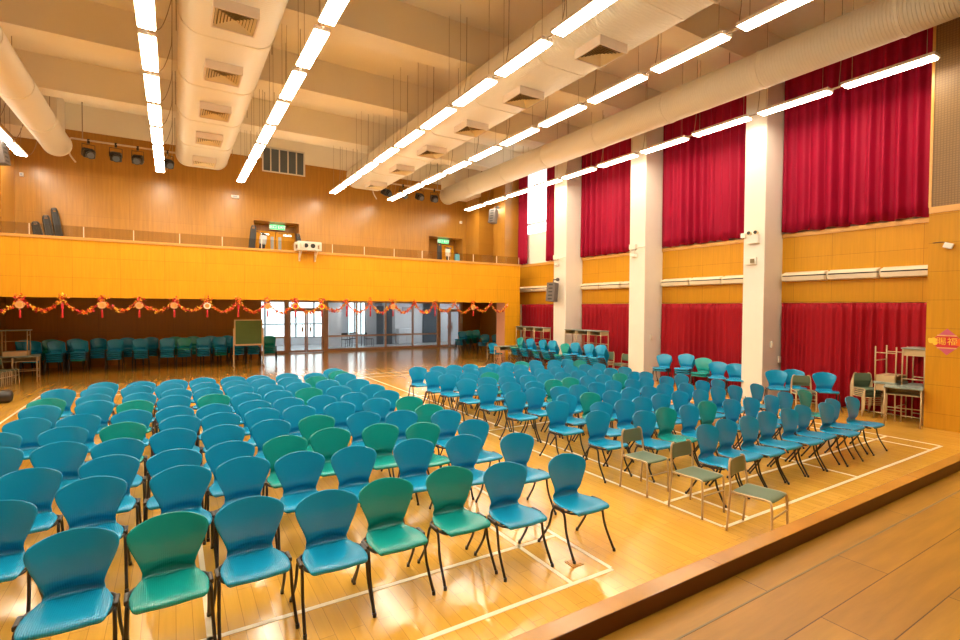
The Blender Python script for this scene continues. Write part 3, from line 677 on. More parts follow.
# left-hand pile
desk(-3.75, 19.75, 0, 0.0, 'beige school desk at the bottom of the pile by the dark bag')
desk(-4.32, 19.85, 0, 0.0, 'beige school desk behind the row of folded frames')
desk(-3.95, 19.72, 1.52, 0.0, 'beige school desk upturned on top of the pile near the stacked chairs', (PI, 0, 0))
desk(-3.83, 20.25, 0, 0.0, 'beige school desk pushed behind the pile by the stacked chairs')
bm = bmesh.new(); box(bm, -4.3, -3.63, 19.48, 19.95, 1.52, 1.545, bev=0.004)
tag(obj('loose_board', bm, M_desktop), 'thin grey board lying on the legs of the upturned desk', 'board')
for k in range(7):
    school(-4.42+0.05*k, 18.35+0.16*k, 0, math.radians(70), 'beige framed school chair, %s from the front in the nested row by the bag' % ORD[k+1])

# ------------------------------------------------------------------ curtains
def curtain(name, label, y0, y1, z0, z1, m, x=XREC-0.13, pitch=0.21, depth=0.055, group=None, head=0.12):
    bm = bmesh.new(); L = y1-y0; nu = max(16, int(L/0.021)); nv = 14
    ph = [random.uniform(0, 2*PI) for _ in range(6)]
    rows = []
    for j in range(nv+1):
        t = j/nv; z = z0+(z1-z0)*t
        row = []
        for i in range(nu+1):
            u = i/nu; y = y0+L*u
            s = y/pitch*2*PI + 0.7*math.sin(y*2.1+ph[0]) + 0.5*math.sin(y*5.3+ph[1]) + 0.15*math.sin(t*4+ph[2]+y)
            amp = depth*(0.75+0.35*math.sin(y*3.1+ph[3]))*(1.0-0.35*t)
            o = math.sin(s)*amp + 0.25*amp*math.sin(2*s+ph[4])
            if z > z1-head: o = 0.35*o + 0.02*math.sin(y/0.075*2*PI)
            zz = z + (0.02*math.sin(s*0.5+ph[5]) if j == 0 else 0)
            row.append(bm.verts.new((x+o, y, zz)))
        rows.append(row)
    for a in range(nv):
        for i in range(nu):
            f = bm.faces.new((rows[a][i], rows[a][i+1], rows[a+1][i+1], rows[a+1][i])); f.smooth = True
    o = obj(name, bm, m)
    q = o.modifiers.new('s', 'SOLIDIFY'); q.thickness = 0.006
    bpy.context.view_layer.update(); realize(o)
    return tag(o, label, 'curtain', group)
bn = ['bay nearest the stage', 'second bay from the stage', 'third bay from the stage', 'bay beside the balcony']
for i, (a, b) in enumerate(bays[:3]):
    mid = a+(b-a)*(0.52, 0.40, 0.36)[i]
    curtain('curtain', 'tall crimson upper curtain, half nearer the stage, in the '+bn[i], a+0.03, mid+0.04, 4.22, 8.35, M_curt, pitch=0.27, depth=0.085, group='upper crimson curtains')
    curtain('curtain', 'tall crimson upper curtain, half nearer the balcony, in the '+bn[i], mid, b-0.03, 4.215, 8.35, M_curt, x=XREC-0.155, pitch=0.27, depth=0.085, group='upper crimson curtains')
curtain('curtain', 'narrow drawn crimson curtain beside the balcony end of the bright window', 17.72, 18.34, 4.22, 8.4, M_curt, pitch=0.13, depth=0.06, group='upper crimson curtains')
curtain('curtain', 'narrow drawn crimson curtain between the bright window and the pillar with the speaker', 15.4, 16.42, 4.24, 8.4, M_curt, pitch=0.15, depth=0.06, group='upper crimson curtains')
for i, (a, b) in enumerate(bays):
    curtain('curtain', 'deep red lower curtain reaching the floor in the '+bn[i], a+0.05, b-0.05 if i < 3 else 18.1, 0.03, 2.44, M_curt_lo, pitch=0.20, depth=0.07, group='lower red curtains')

# ivory linear units fixed under the upper curtains
def unit(y0, y1, label):
    t = thing('wall_linear_unit', label, 'wall unit', (XREC-0.06, (y0+y1)/2, 3.1), 0, 'ivory linear units on the curtained wall')
    h = (y1-y0)/2-0.03
    bm = bmesh.new(); prism(bm, [(0, 0.12), (-0.20, 0.06), (-0.21, 0.03), (0, 0.03)], -h, h, 'Y'); obj('upper_cover', bm, M_unit, t)
    bm = bmesh.new(); prism(bm, [(0, 0.0), (-0.20, 0.0), (-0.17, -0.10), (0, -0.12)], -h, h, 'Y'); obj('lower_cover', bm, M_unit, t)
    bm = bmesh.new(); box(bm, -0.15, 0.0, -h, h, 0.0, 0.03); obj('slot', bm, M_dark, t)
    bm = bmesh.new(); box(bm, -0.09, -0.01, h, h+0.06, -0.04, 0.04); obj('joint', bm, M_unit, t)
for i, (a, b) in enumerate(bays):
    n = 3
    for k in range(n):
        d = (b-a-0.06)/n; y0 = a+0.0+d*k
        unit(y0, y0+d, 'ivory linear wall unit, %s from the stage side in the %s' % (ORD[k+1], bn[i]))

# ------------------------------------------------------------------ suspended fluorescent lights
ROWS = [(-3.95, 'row over the wall away from curtains'), (-0.34, 'second row from the plain wall'), (2.17, 'third row from the plain wall'),
        (5.57, 'third row from the curtains'), (8.03, 'second row from the curtains'), (11.92, 'row beside the curtains')]
PITCH = 1.745
light0 = None
def wire_bm(s, top):
    bm = bmesh.new(); tube(bm, [(0, s, 0.07), (0, s, top)], 0.0045, 6); return bm
def cable_bm(top):
    bm = bmesh.new(); tube(bm, smooth_path([(0, 0.77, 0.06), (0.05, 0.85, 0.05), (0.2, 0.92, 0.16), (0.32, 0.95, 0.55), (0.36, 0.96, 0.9), (0.37, 0.96, top)], 5), 0.008, 6); return bm
def top_mesh(bm, name):
    me = bpy.data.meshes.new(name); bmesh.ops.recalc_face_normals(bm, faces=bm.faces[:]); bm.to_mesh(me); bm.free(); me.materials.append(M_wire); return me
SHORT = {'w0': top_mesh(wire_bm(-0.6, 1.3), 'suspension_wire'), 'w1': top_mesh(wire_bm(0.6, 1.3), 'suspension_wire'), 'c': top_mesh(cable_bm(1.3), 'power_cable')}
BEAMS = (-0.4, 3.3, 6.95, 10.63, 14.30, 18.0)
def under_beam(y): return any(b-0.02 < y < b+0.65 for b in BEAMS)
def fit_wires(t, x, y):
    sof = y > 19.0 and (x < -3.05 or x > 11.0)
    ws = [c for c in t.children if c.name.startswith('suspension_wire')]
    for c in ws:
        s = sum(v.co.y for v in c.data.vertices)/len(c.data.vertices)
        if under_beam(y+s): c.data = SHORT['w0' if s < 0 else 'w1']
        if sof: c.data = SHOFF['w0' if s < 0 else 'w1'] if y+s > 20.39 else c.data
    for c in t.children:
        if c.name.startswith('power_cable') and under_beam(y+0.96): c.data = SHORT['c']
        if c.name.startswith('power_cable') and sof and y+0.96 > 20.39: c.data = SHOFF['c']
SHOFF = {'w0': top_mesh(wire_bm(-0.6, 0.66), 'suspension_wire'), 'w1': top_mesh(wire_bm(0.6, 0.66), 'suspension_wire'), 'c': top_mesh(cable_bm(0.95), 'power_cable')}
for ri, (x, rn) in enumerate(ROWS):
    for k in range(12):
        y = 20.75-PITCH*(k+0.5)+(0.13 if ri in (0, 5) else 0.0)
        if y < (3.0 if ri in (0, 5) else 0.5): continue  # middle rows run an unseen lamp further, added to brighten under the balcony
        lab = 'suspended fluorescent light, %s, %s' % ('nearest the back wall' if k == 0 else '%s from the back wall' % ORD[k+1], rn)
        if light0 is None:
            t = thing('fluorescent_light', lab, 'ceiling light', (x, y, 6.9), 0, 'suspended fluorescent lights')
            bm = bmesh.new(); prism(bm, [(-0.135, 0.012), (0.135, 0.012), (0.125, 0.075), (-0.125, 0.075)], -0.755, 0.755, 'Y'); obj('housing', bm, M_lampbody, t)
            bm = bmesh.new(); box(bm, -0.122, 0.122, -0.725, 0.725, -0.012, 0.012, bev=0.006); obj('diffuser', bm, M_lamp, t)
            for s in (-0.6, 0.6): obj('suspension_wire', wire_bm(s, 2.2), M_wire, t)
            obj('power_cable', cable_bm(2.2), M_wire, t)
            bm = bmesh.new(); box(bm, -0.02, 0.02, 0.755, 0.973, 0.03, 0.055); obj('link', bm, M_wire, t)
            light0 = t
        else:
            fit_wires(dup(light0, (x, y, 6.9), 0, lab), x, y)

# ------------------------------------------------------------------ ventilation ducts
def rrect(cx, hw, z0, z1, r, n=7):
    pts = []
    for (qx, qz, a0) in ((cx+hw-r, z1-r, 0), (cx-hw+r, z1-r, 90), (cx-hw+r, z0+r, 180), (cx+hw-r, z0+r, 270)):
        for k in range(n+1):
            a = math.radians(a0+90*k/n); pts.append((qx+r*math.cos(a), qz+r*math.sin(a)))
    return pts
def flat_duct(cx, label, ys):
    t = thing('ventilation_duct', label, 'duct', (cx, 11.0, 7.19))
    bm = bmesh.new(); prism(bm, rrect(0, 0.80, 0.0, 0.86, 0.36), -13.0, 9.5, 'Y'); o = obj('duct_body', bm, M_duct, t)
    for p in o.data.polygons: p.use_smooth = abs(p.normal.y) < 0.5
    for y in [20.3-2.45*k-11.0 for k in range(9)]:
        bm = bmesh.new(); prism(bm, rrect(0, 0.812, -0.012, 0.872, 0.37), y-0.03, y+0.03, 'Y'); obj('flange', bm, M_duct, t)
    for y in ys:
        yy = y-11.0
        bm = bmesh.new(); zt, zb = 0.02, -0.17
        s = 0.34
        for (a, b, c, d) in ((-s, s, -s, -s+0.03), (-s, s, s-0.03, s), (-s, -s+0.03, -s+0.03, s-0.03), (s-0.03, s, -s+0.03, s-0.03)): box(bm, a, b, yy+c, yy+d, zb, zt)
        f = obj('diffuser_box', bm, M_lampbody, t)
        # stepped square cones of the four-way diffuser
        bm = bmesh.new()
        for q in range(6):
            r0 = 0.30-0.048*q; z0 = zb+0.008+0.004*q
            A = [bm.verts.new((sx*r0, yy+sy*r0, z0)) for sx, sy in ((-1, -1), (1, -1), (1, 1), (-1, 1))]
            B = [bm.verts.new((sx*(r0-0.034), yy+sy*(r0-0.034), z0+0.03)) for sx, sy in ((-1, -1), (1, -1), (1, 1), (-1, 1))]
            for e in range(4): bm.faces.new((A[e], A[(e+1) % 4], B[(e+1) % 4], B[e]))
        obj('vanes', bm, M_vane, f)
        bm = bmesh.new(); box(bm, -s+0.03, s-0.03, yy-s+0.03, yy+s-0.03, zb+0.06, zb+0.07); obj('throat', bm, M_grille, f)
    for k, y in enumerate((-8, -4, 0, 4, 8)):
        for sx in (-1, 1):
            bm = bmesh.new(); tube(bm, [(sx*0.83, y, 0.2), (sx*0.83, y, 1.9)], 0.008, 6); obj('hanger_rod', bm, M_wire, t)
flat_duct(0.92, 'wide flat beige duct with square diffusers, farther from the curtains', [4.5, 6.98, 9.42, 11.78, 14.2, 16.6, 19.25])
flat_duct(6.90, 'wide flat beige duct with square diffusers, nearer the curtains', [4.5, 6.98, 9.42, 11.78, 14.2, 16.6, 19.25])
def round_duct(cx, cz, r, y1, label):
    t = thing('round_duct', label, 'duct', (cx, 11.0, cz))
    bm = bmesh.new(); c = [(r*math.cos(2*PI*k/32), r*math.sin(2*PI*k/32)) for k in range(32)]
    prism(bm, c, -13.0, y1-11.0, 'Y'); o = obj('duct_body', bm, M_duct, t)
    for p in o.data.polygons: p.use_smooth = abs(p.normal.y) < 0.5
    for k in range(9):
        y = y1-11.0-0.1-2.45*k
        bm = bmesh.new(); c2 = [((r+0.012)*math.cos(2*PI*k/32), (r+0.012)*math.sin(2*PI*k/32)) for k in range(32)]
        prism(bm, c2, y-0.03, y+0.03, 'Y'); obj('flange', bm, M_duct, t)
    for y in (-8, -4, 0, 4, 8):
        bm = bmesh.new(); tube(bm, [(0, y, r-0.01), (0, y, 9.1-cz)], 0.008, 6); obj('hanger_rod', bm, M_wire, t)
round_duct(-3.0, 7.22, 0.37, 20.0, 'round beige duct along the wall away from the curtains')
round_duct(11.0, 7.50, 0.39, 21.0, 'round beige duct above the curtained windows')

# ------------------------------------------------------------------ stage lights on bars
def light_bar(x0, x1, z, label):
    t = thing('lighting_bar', label, 'lighting bar', ((x0+x1)/2, 20.6, z))
    h = (x1-x0)/2
    bm = bmesh.new(); tube(bm, [(-h, 0, 0), (h, 0, 0)], 0.03, 10); obj('pipe', bm, M_cable, t)
    for s in (-1, 1):
        bm = bmesh.new(); tube(bm, [(s*(h-0.3), 0, 0.02), (s*(h-0.3), 0, 9.1-z)], 0.015, 8); obj('drop_rod', bm, M_wire, t)
    bm = bmesh.new(); tube(bm, smooth_path([(-h, 0, 0), (-h-0.06, 0, -0.15), (-h-0.03, -0.02, -0.5), (-h+0.12, 0, -0.75)], 5), 0.025, 8); obj('cable', bm, M_cable, t)
light_bar(-2.75, 0.9, 7.62, 'pipe with spotlights near the round duct away from the curtains')
light_bar(7.3, 10.6, 7.62, 'pipe with spotlights beneath the flat duct nearer the curtains')
def spot(x, label, r):
    t = thing('stage_spotlight', label, 'spotlight', (x, 20.6, 7.62), r, 'stage spotlights')
    bm = bmesh.new(); box(bm, -0.035, 0.035, -0.03, 0.03, -0.10, 0.045, bev=0.008); obj('clamp', bm, M_black, t)
    bm = bmesh.new()
    tube(bm, [(-0.17, 0, -0.42), (-0.17, 0, -0.13), (0.17, 0, -0.13), (0.17, 0, -0.42)], 0.012, 6); obj('yoke', bm, M_black, t)
    R = Matrix.Translation((0, 0, -0.42)) @ Matrix.Rotation(math.radians(25), 4, 'X')
    bm = bmesh.new(); box(bm, -0.16, 0.16, -0.16, 0.20, -0.12, 0.13, bev=0.04, M=R); tube(bm, [(0, -0.15, 0), (0, -0.25, 0)], 0.115, 16, M=R); o = obj('lamp_body', bm, M_black, t)
    for q in range(3):
        bm = bmesh.new(); box(bm, -0.12, 0.12, -0.10+0.09*q, -0.06+0.09*q, 0.13, 0.15, M=R); obj('cooling_fin', bm, M_dark, o)
    bm = bmesh.new(); tube(bm, [(0, -0.251, 0), (0, -0.256, 0)], 0.098, 16, M=R); obj('lens', bm, M_lob_dark, o)
for x, l, r in ((-2.30, 'black stage spotlight nearest the round duct on the plain-wall side', 0.35), (-1.58, 'black stage spotlight, second from the round duct on the plain-wall side', 0.1), (-0.98, 'black stage spotlight, third from the round duct on the plain-wall side', -0.1),
          (-0.12, 'black stage spotlight beside the flat duct end, plain-wall side', 0.3), (7.85, 'black stage spotlight beneath the end of the curtain-side flat duct', 0.4), (8.62, 'black stage spotlight, second on the curtain-side pipe', 0.1),
          (9.42, 'black stage spotlight, third on the curtain-side pipe', 0.0), (10.14, 'black stage spotlight nearest the curtain-side round duct', -0.2)):
    spot(x, l, r)

# ------------------------------------------------------------------ balcony fittings
rail = thing('glass_railing', 'low clear glass railing along the balcony top', 'railing', (4.0, YB+0.1, 4.11))
xs = [-4.3+1.12*k for k in range(16)]
for k, x in enumerate(xs):
    bm = bmesh.new(); box(bm, x-4.0-0.008, x-4.0+0.008, -0.012, 0.012, 0.0, 0.30); obj('post', bm, M_lampbody, rail)
    if k+1 < len(xs):
        bm = bmesh.new(); box(bm, x-4.0+0.02, xs[k+1]-4.0-0.02, -0.004, 0.004, 0.02, 0.31); obj('glass_panel', bm, M_railglass, rail)
# projector in its cage, on brackets
t = thing('projector_cage', 'white projector cage on brackets fixed to the balcony front', 'projector', (3.80, YB-0.02, 4.04))
bm = bmesh.new()
for sx in (-1, 1):
    for y in (-0.35, 0.22):
        box(bm, sx*0.35-0.025, sx*0.35+0.025, y-0.025, y+0.025, 0.08, 0.34)
for y in (-0.35, 0.22):
    for z in (0.10, 0.325): box(bm, -0.35, 0.35, y-0.02, y+0.02, z-0.03, z+0.03)
for sx in (-1, 1):
    for z in (0.10, 0.325): box(bm, sx*0.35-0.02, sx*0.35+0.02, -0.35, 0.22, z-0.03, z+0.03)
for k in range(4): box(bm, -0.34+0.05*k, -0.325+0.05*k, -0.43, -0.415, 0.12, 0.31)
for k in range(4): box(bm, 0.325-0.05*k, 0.34-0.05*k, -0.43, -0.415, 0.12, 0.31)
box(bm, -0.35, 0.35, -0.35, 0.22, 0.07, 0.085)
obj('cage', bm, M_sign, t)
bm = bmesh.new(); box(bm, -0.26, 0.26, -0.36, 0.14, 0.10, 0.29, bev=0.02); p = obj('projector_body', bm, M_sign, t)
bm = bmesh.new(); tube(bm, [(-0.12, -0.355, 0.22), (-0.12, -0.39, 0.22)], 0.07, 14); tube(bm, [(0.10, -0.355, 0.22), (0.10, -0.375, 0.22)], 0.075, 14); obj('lens', bm, M_dark, p)
for s in (-1, 1):
    bm = bmesh.new(); tube(bm, [(s*0.25, -0.36, 0.08), (s*0.25, 0.0, -0.22)], 0.018, 6); box(bm, s*0.25-0.02, s*0.25+0.02, -0.02, 0.02, -0.26, 0.08); obj('bracket', bm, M_sign, t)
# exit doors and signs in the recesses
def balcony_door(name, x0, x1, wins, closer):
    d = struct(name, M_wood_x, (x0, x1, 22.54, 22.6, 3.3, 5.42))
    for (a, b) in wins:
        bx('vision_panel', M_lob_grey, (a, b, 22.525, 22.542, 4.25, 5.2), d)
    bm = bmesh.new(); box(bm, closer, closer+0.34, 22.46, 22.54, 5.24, 5.32); tube(bm, [(closer+0.1, 22.5, 5.33), (closer-0.2, 22.42, 5.36)], 0.012, 6); obj('door_closer', bm, M_chrome, d)
balcony_door('door_8', 2.92, 3.68, [(3.50, 3.62)], 3.1)
balcony_door('door_9', 3.70, 4.46, [(3.80, 3.92)], 3.98)
balcony_door('door_10', 11.35, 12.2, [], 11.7)
def text_mesh(s, size, M, mt, parent, name='lettering', depth=0.002):
    cu = bpy.data.curves.new(name, 'FONT'); cu.body = s; cu.size = size; cu.align_x = 'CENTER'; cu.align_y = 'CENTER'; cu.extrude = depth
    o = bpy.data.objects.new(name, cu); COL.objects.link(o)
    bpy.context.view_layer.update()
    me = bpy.data.meshes.new_from_object(o.evaluated_get(bpy.context.evaluated_depsgraph_get()))
    me.transform(M); me.materials.clear(); me.materials.append(mt)
    bpy.data.objects.remove(o); bpy.data.curves.remove(cu)
    q = bpy.data.objects.new(name, me); COL.objects.link(q); q.parent = parent
    return q
RX = Matrix.Rotation(PI/2, 4, 'X')
def exit_sign(x, z, w, h, label):
    t = thing('exit_sign', label, 'sign', (x, 22.45, z), 0, 'green exit signs')
    bm = bmesh.new(); box(bm, -w/2, w/2, -0.03, 0.03, -h/2, h/2, bev=0.006); obj('sign_box', bm, M_sign, t)
    bm = bmesh.new(); box(bm, -w/2+0.015, w/2-0.015, -0.034, -0.03, -h/2+0.015, h/2-0.015); obj('sign_face', bm, M_exit, t)
    text_mesh('出口 EXIT', 0.155, Matrix.Translation((0, -0.037, 0)) @ RX, M_exit_txt, t)
    bm = bmesh.new(); box(bm, -0.02, 0.02, 0.03, 0.15, -0.03, 0.03); obj('bracket', bm, M_sign, t)
exit_sign(3.75, 5.60, 0.62, 0.23, 'green exit sign over the double door on the balcony')
exit_sign(11.55, 5.58, 0.62, 0.23, 'green exit sign over the single door near the curtains')
# dark folded stands leaning at the balcony wall
def stand(x, y, h, lean, label, w=0.13, extra=None):
    t = thing('folded_stand', label, 'stand', (x, y, 3.3), 0, 'dark folded stands on the balcony')
    M = Matrix.Rotation(lean, 4, 'Y') @ Matrix.Rotation(-0.10, 4, 'X')
    for s in (-1, 1):
        bm = bmesh.new(); tube(bm, smooth_path([M @ Vector((s*w*0.5, 0, 0.0)), M @ Vector((s*w*0.5, 0, h*0.6)), M @ Vector((s*w*0.4, 0, h-0.08)), M @ Vector((0, 0, h))], 4), 0.03, 8); obj('rail', bm, M_black, t)
    bm = bmesh.new(); box(bm, -w*0.5, w*0.5, -0.02, 0.02, 0.1, h*0.95, bev=0.01, M=M); obj('panel', bm, M_dark, t)
    if extra:
        bm = bmesh.new(); box(bm, -0.13, 0.13, -0.06, 0.06, h-0.42, h-0.05, bev=0.05, M=M); obj('cloth', bm, extra, t)
    else:
        bm = bmesh.new(); c = M @ Vector((0, 0, h-0.01)); box(bm, c.x-0.05, c.x+0.05, c.y-0.03, c.y+0.03, c.z-0.05, c.z+0.03, bev=0.01); obj('cap', bm, M_speaker, t)
for x, y, h, l, lab, w, e in ((-3.46, 21.3, 1.72, -0.20, 'dark folded stand with pale tip, shortest of three at the bare wall', 0.2, None), (-3.24, 21.36, 1.95, -0.16, 'dark folded stand between its two neighbours at the bare wall', 0.18, None),
                  (-3.02, 21.42, 2.22, -0.15, 'dark folded stand, tallest of three at the bare wall', 0.16, None),
                  (2.50, 21.2, 2.15, 0.10, 'dark folded stand, tallest on the side of the double door away from curtains', 0.18, None), (2.80, 21.1, 1.85, 0.14, 'dark folded stand with grey cloth beside the double door', 0.16, M_lob_grey),
                  (4.68, 21.4, 2.0, -0.14, 'dark folded stand behind the projector cage, tallest there', 0.14, None), (4.95, 21.4, 1.72, -0.10, 'dark folded stand behind the projector cage, the middle one', 0.14, None), (5.2, 21.4, 1.45, -0.08, 'dark folded stand behind the projector cage, the lowest one', 0.14, None),
                  (10.72, 21.2, 2.05, 0.05, 'dark folded stand at the edge of the single exit recess', 0.2, None), (11.2, 21.2, 1.85, 0.03, 'dark folded stand with a pale cloth below the second exit sign', 0.12, M_cloth_white), (11.62, 21.1, 1.62, 0.05, 'dark folded stand hung with a light blue cloth', 0.12, M_cloth_blue)):
    stand(x, y, h, l, lab, w, e)
# wall speakers
def speaker(loc, rz, tilt, label, w=0.34, d=0.26, h=0.62):
    t = thing('wall_speaker', label, 'speaker', loc, rz, 'wall speakers')
    M = Matrix.Rotation(tilt, 4, 'X')
    bm = bmesh.new(); prism(bm, [(-w/2, -d/2), (w/2, -d/2), (w/2*0.8, d/2), (-w/2*0.8, d/2)], -h/2, h/2, 'Z')
    for v in bm.verts: v.co = M @ v.co
    o = obj('case', bm, M_speaker, t)
    for k in range(5):
        bm = bmesh.new(); z = -h*0.38+k*h*0.19; box(bm, -w*0.25, w*0.25, -d/2-0.004, -d/2+0.01, z-0.025, z+0.025, M=M); obj('grille', bm, M_dark, o)
    bm = bmesh.new(); tube(bm, [M @ Vector((0, 0, h/2)), M @ Vector((0, 0, h/2+0.12)), (0, d/2+0.16, h/2+0.14)], 0.02, 8); tube(bm, [(0, d/2+0.14, h/2+0.14), (0, d/2+0.19, h/2+0.14)], 0.07, 12); obj('bracket', bm, M_speaker, t)
speaker((12.17, 14.66, 2.88), math.radians(-78), math.radians(-6), 'grey column speaker bracketed to the pillar at mid height', 0.38, 0.28, 0.70)
speaker((12.15, 18.75, 6.33), math.radians(-70), math.radians(-10), 'grey speaker high on the wooden pillar by the bright window')
speaker((-4.02, 18.7, 6.45), math.radians(80), math.radians(-8), 'grey speaker high on the wall opposite the curtains')
# small fittings
t = thing('emergency_light', 'white twin-head emergency light on the pillar nearest the stage', 'emergency light', (XR, 7.2, 4.1))
bm = bmesh.new(); box(bm, -0.10, 0, -0.14, 0.14, -0.17, 0.05, bev=0.012); obj('battery_box', bm, M_sign, t)
for s in (-1, 1):
    bm = bmesh.new(); tube(bm, [(-0.03, s*0.085, 0.05), (-0.04, s*0.085, 0.09), (-0.12, s*0.085, 0.10)], 0.05, 12, radii=[0.015, 0.04, 0.055]); h = obj('lamp_head', bm, M_vane, t)
    bm = bmesh.new(); tube(bm, [(-0.12, s*0.085, 0.10), (-0.127, s*0.085, 0.10)], 0.045, 12); obj('lens', bm, M_dark, h)
bm = bmesh.new(); box(bm, XR-0.08, XR, 7.40, 7.52, 4.10, 4.22, bev=0.01); tag(obj('junction_box', bm, M_sign), 'small white junction box at the edge of the pillar nearest stage', 'junction box')
t = thing('wall_sensor_box', 'beige sensor box below the emergency light', 'sensor box', (XR, 7.25, 3.50))
bm = bmesh.new(); box(bm, -0.07, 0, -0.13, 0.13, -0.09, 0.09, bev=0.012); obj('case', bm, M_sign, t)
bm = bmesh.new(); box(bm, -0.076, -0.068, -0.10, 0.01, -0.06, 0.05); obj('lens', bm, M_grille, t)
def cam_box(y, z, lab):
    t = thing('junction_box', lab, 'junction box', (XR, y, z))
    bm = bmesh.new(); box(bm, -0.09, 0, -0.05, 0.20, -0.07, 0.10, bev=0.01); obj('case', bm, M_sign, t)
    bm = bmesh.new(); tube(bm, [(-0.05, 0.02, -0.07), (-0.05, 0.02, -0.2)], 0.02, 8); tube(bm, [(-0.05, -0.07, -0.27), (-0.05, 0.11, -0.27)], 0.06, 12); obj('camera_head', bm, M_sign, t)
    bm = bmesh.new(); tube(bm, smooth_path([(-0.02, 0.2, 0.0), (-0.02, -0.2, -0.02), (-0.02, -0.36, 0.0), (0.05, -0.385, 0.0)], 4), 0.015, 6); obj('conduit', bm, M_sign, t)
cam_box(11.0, 4.22, 'white junction box with camera and conduit on the second pillar from the stage')
cam_box(14.75, 4.2, 'white junction box with camera and conduit on the third pillar from the stage')
for (x, y, z, lab) in ((12.86, 6.9, 1.40, 'white wall switch on the stage-side face of the nearest pillar'), (12.86, 10.61, 1.40, 'white wall switch on the stage-side face of the second pillar'), (13.2, 6.9, 1.0, 'small white socket low on the nearest pillar')):
    t = thing('wall_switch', lab, 'switch', (x, y, z))
    bm = bmesh.new(); box(bm, -0.05, 0.05, -0.02, 0.02, -0.08, 0.08, bev=0.006); obj('plate', bm, M_sign, t)
    bm = bmesh.new(); box(bm, -0.02, 0.02, -0.03, -0.02, -0.03, 0.03, bev=0.004); obj('rocker', bm, M_unit, t)
t = thing('wall_sensor', 'small tilted white sensor with a wire on the wood wall', 'sensor', (XR, 3.47, 3.50))
bm = bmesh.new(); box(bm, -0.08, -0.03, -0.07, 0.07, -0.05, 0.05, bev=0.01, M=Matrix.Rotation(0.35, 4, 'X')); obj('case', bm, M_sign, t)
bm = bmesh.new(); tube(bm, smooth_path([(-0.03, 0, 0.04), (-0.02, 0.10, 0.08), (-0.012, 0.24, 0.075)], 4), 0.006, 6); tube(bm, [(-0.04, 0, 0), (0, 0, 0.02)], 0.012, 6); obj('wire', bm, M_dark, t)
for (x, z, lab, w) in ((-4.17, 6.52, 'small white sensor high in the corner of the back wall', 0.10), (2.09, 6.55, 'white wall box high on the back wall between light rows', 0.28), (12.18, 6.5, 'small white sensor on the back wall edge by the curtains', 0.12)):
    t = thing('wall_box', lab, 'wall box', (x, YU, z))
    bm = bmesh.new(); box(bm, -w/2, w/2, -0.07, 0, -0.06, 0.06, bev=0.01); obj('case', bm, M_sign, t)
    bm = bmesh.new(); box(bm, -w/4, w/4, -0.08, -0.07, -0.03, 0.03); obj('cover', bm, M_lob_grey, t)
bm = bmesh.new(); box(bm, 14.40, 14.54, YG-0.10, YG-0.085, 1.35, 1.75)
tag(obj('notice_plate', bm, M_sign), 'pale notice on the jamb beside the narrow glass doors', 'notice')
t = thing('floor_socket', 'dark floor socket flap near the front chair closest to the aisle', 'floor socket', (3.04, 3.33, 0))
bm = bmesh.new(); box(bm, -0.06, 0.06, -0.06, 0.06, 0.0, 0.006); obj('plate', bm, M_trim, t)
bm = bmesh.new(); box(bm, -0.045, 0.045, -0.045, 0.045, 0.006, 0.01); obj('flap', bm, M_trim, t)
# black bag on the floor
t = thing('duffel_bag', 'dark duffel bag lying on the floor near the nested school chairs', 'bag', (-3.68, 15.62, 0), 0.15)
bm = bmesh.new(); prof = [(-0.48, 0.03), (-0.47, 0.10), (-0.42, 0.145), (-0.2, 0.15), (0.1, 0.155), (0.3, 0.16), (0.40, 0.165), (0.46, 0.12), (0.475, 0.04)]
tube(bm, [(p, 0, 0.155) for p, r in prof], 0.1, 14, radii=[r*0.95 for p, r in prof]); o = obj('body', bm, M_black, t)
bm = bmesh.new(); tube(bm, smooth_path([(-0.2, -0.14, 0.2), (-0.15, -0.16, 0.32), (0.1, -0.15, 0.33), (0.15, -0.14, 0.2)], 5), 0.014, 6); obj('strap', bm, M_dark, t)
# chalkboard on its stand
t = thing('chalkboard', 'green chalkboard in a pale frame standing before the stacked chairs', 'chalkboard', (2.43, 20.75, 0), 0.0)
bm = bmesh.new(); box(bm, -0.45, 0.45, -0.012, 0.012, 0.86, 1.74); obj('board', bm, M_board, t)
bm = bmesh.new()
for d in ((-0.49, -0.45, 0.82, 1.78), (0.45, 0.49, 0.82, 1.78), (-0.45, 0.45, 1.74, 1.78), (-0.45, 0.45, 0.80, 0.86)): box(bm, d[0], d[1], -0.022, 0.022, d[2], d[3])
f = obj('frame', bm, M_boardframe, t)
bm = bmesh.new(); box(bm, -0.45, 0.45, -0.08, -0.022, 0.80, 0.82); obj('chalk_ledge', bm, M_boardframe, f)
for s in (-1, 1):
    bm = bmesh.new(); box(bm, s*0.51-0.02, s*0.51+0.02, -0.02, 0.02, 0.0, 1.45); obj('leg', bm, M_boardframe, t)
    bm = bmesh.new(); box(bm, s*0.51-0.02, s*0.51+0.02, -0.25, 0.25, 0.0, 0.04); obj('foot', bm, M_boardframe, t)
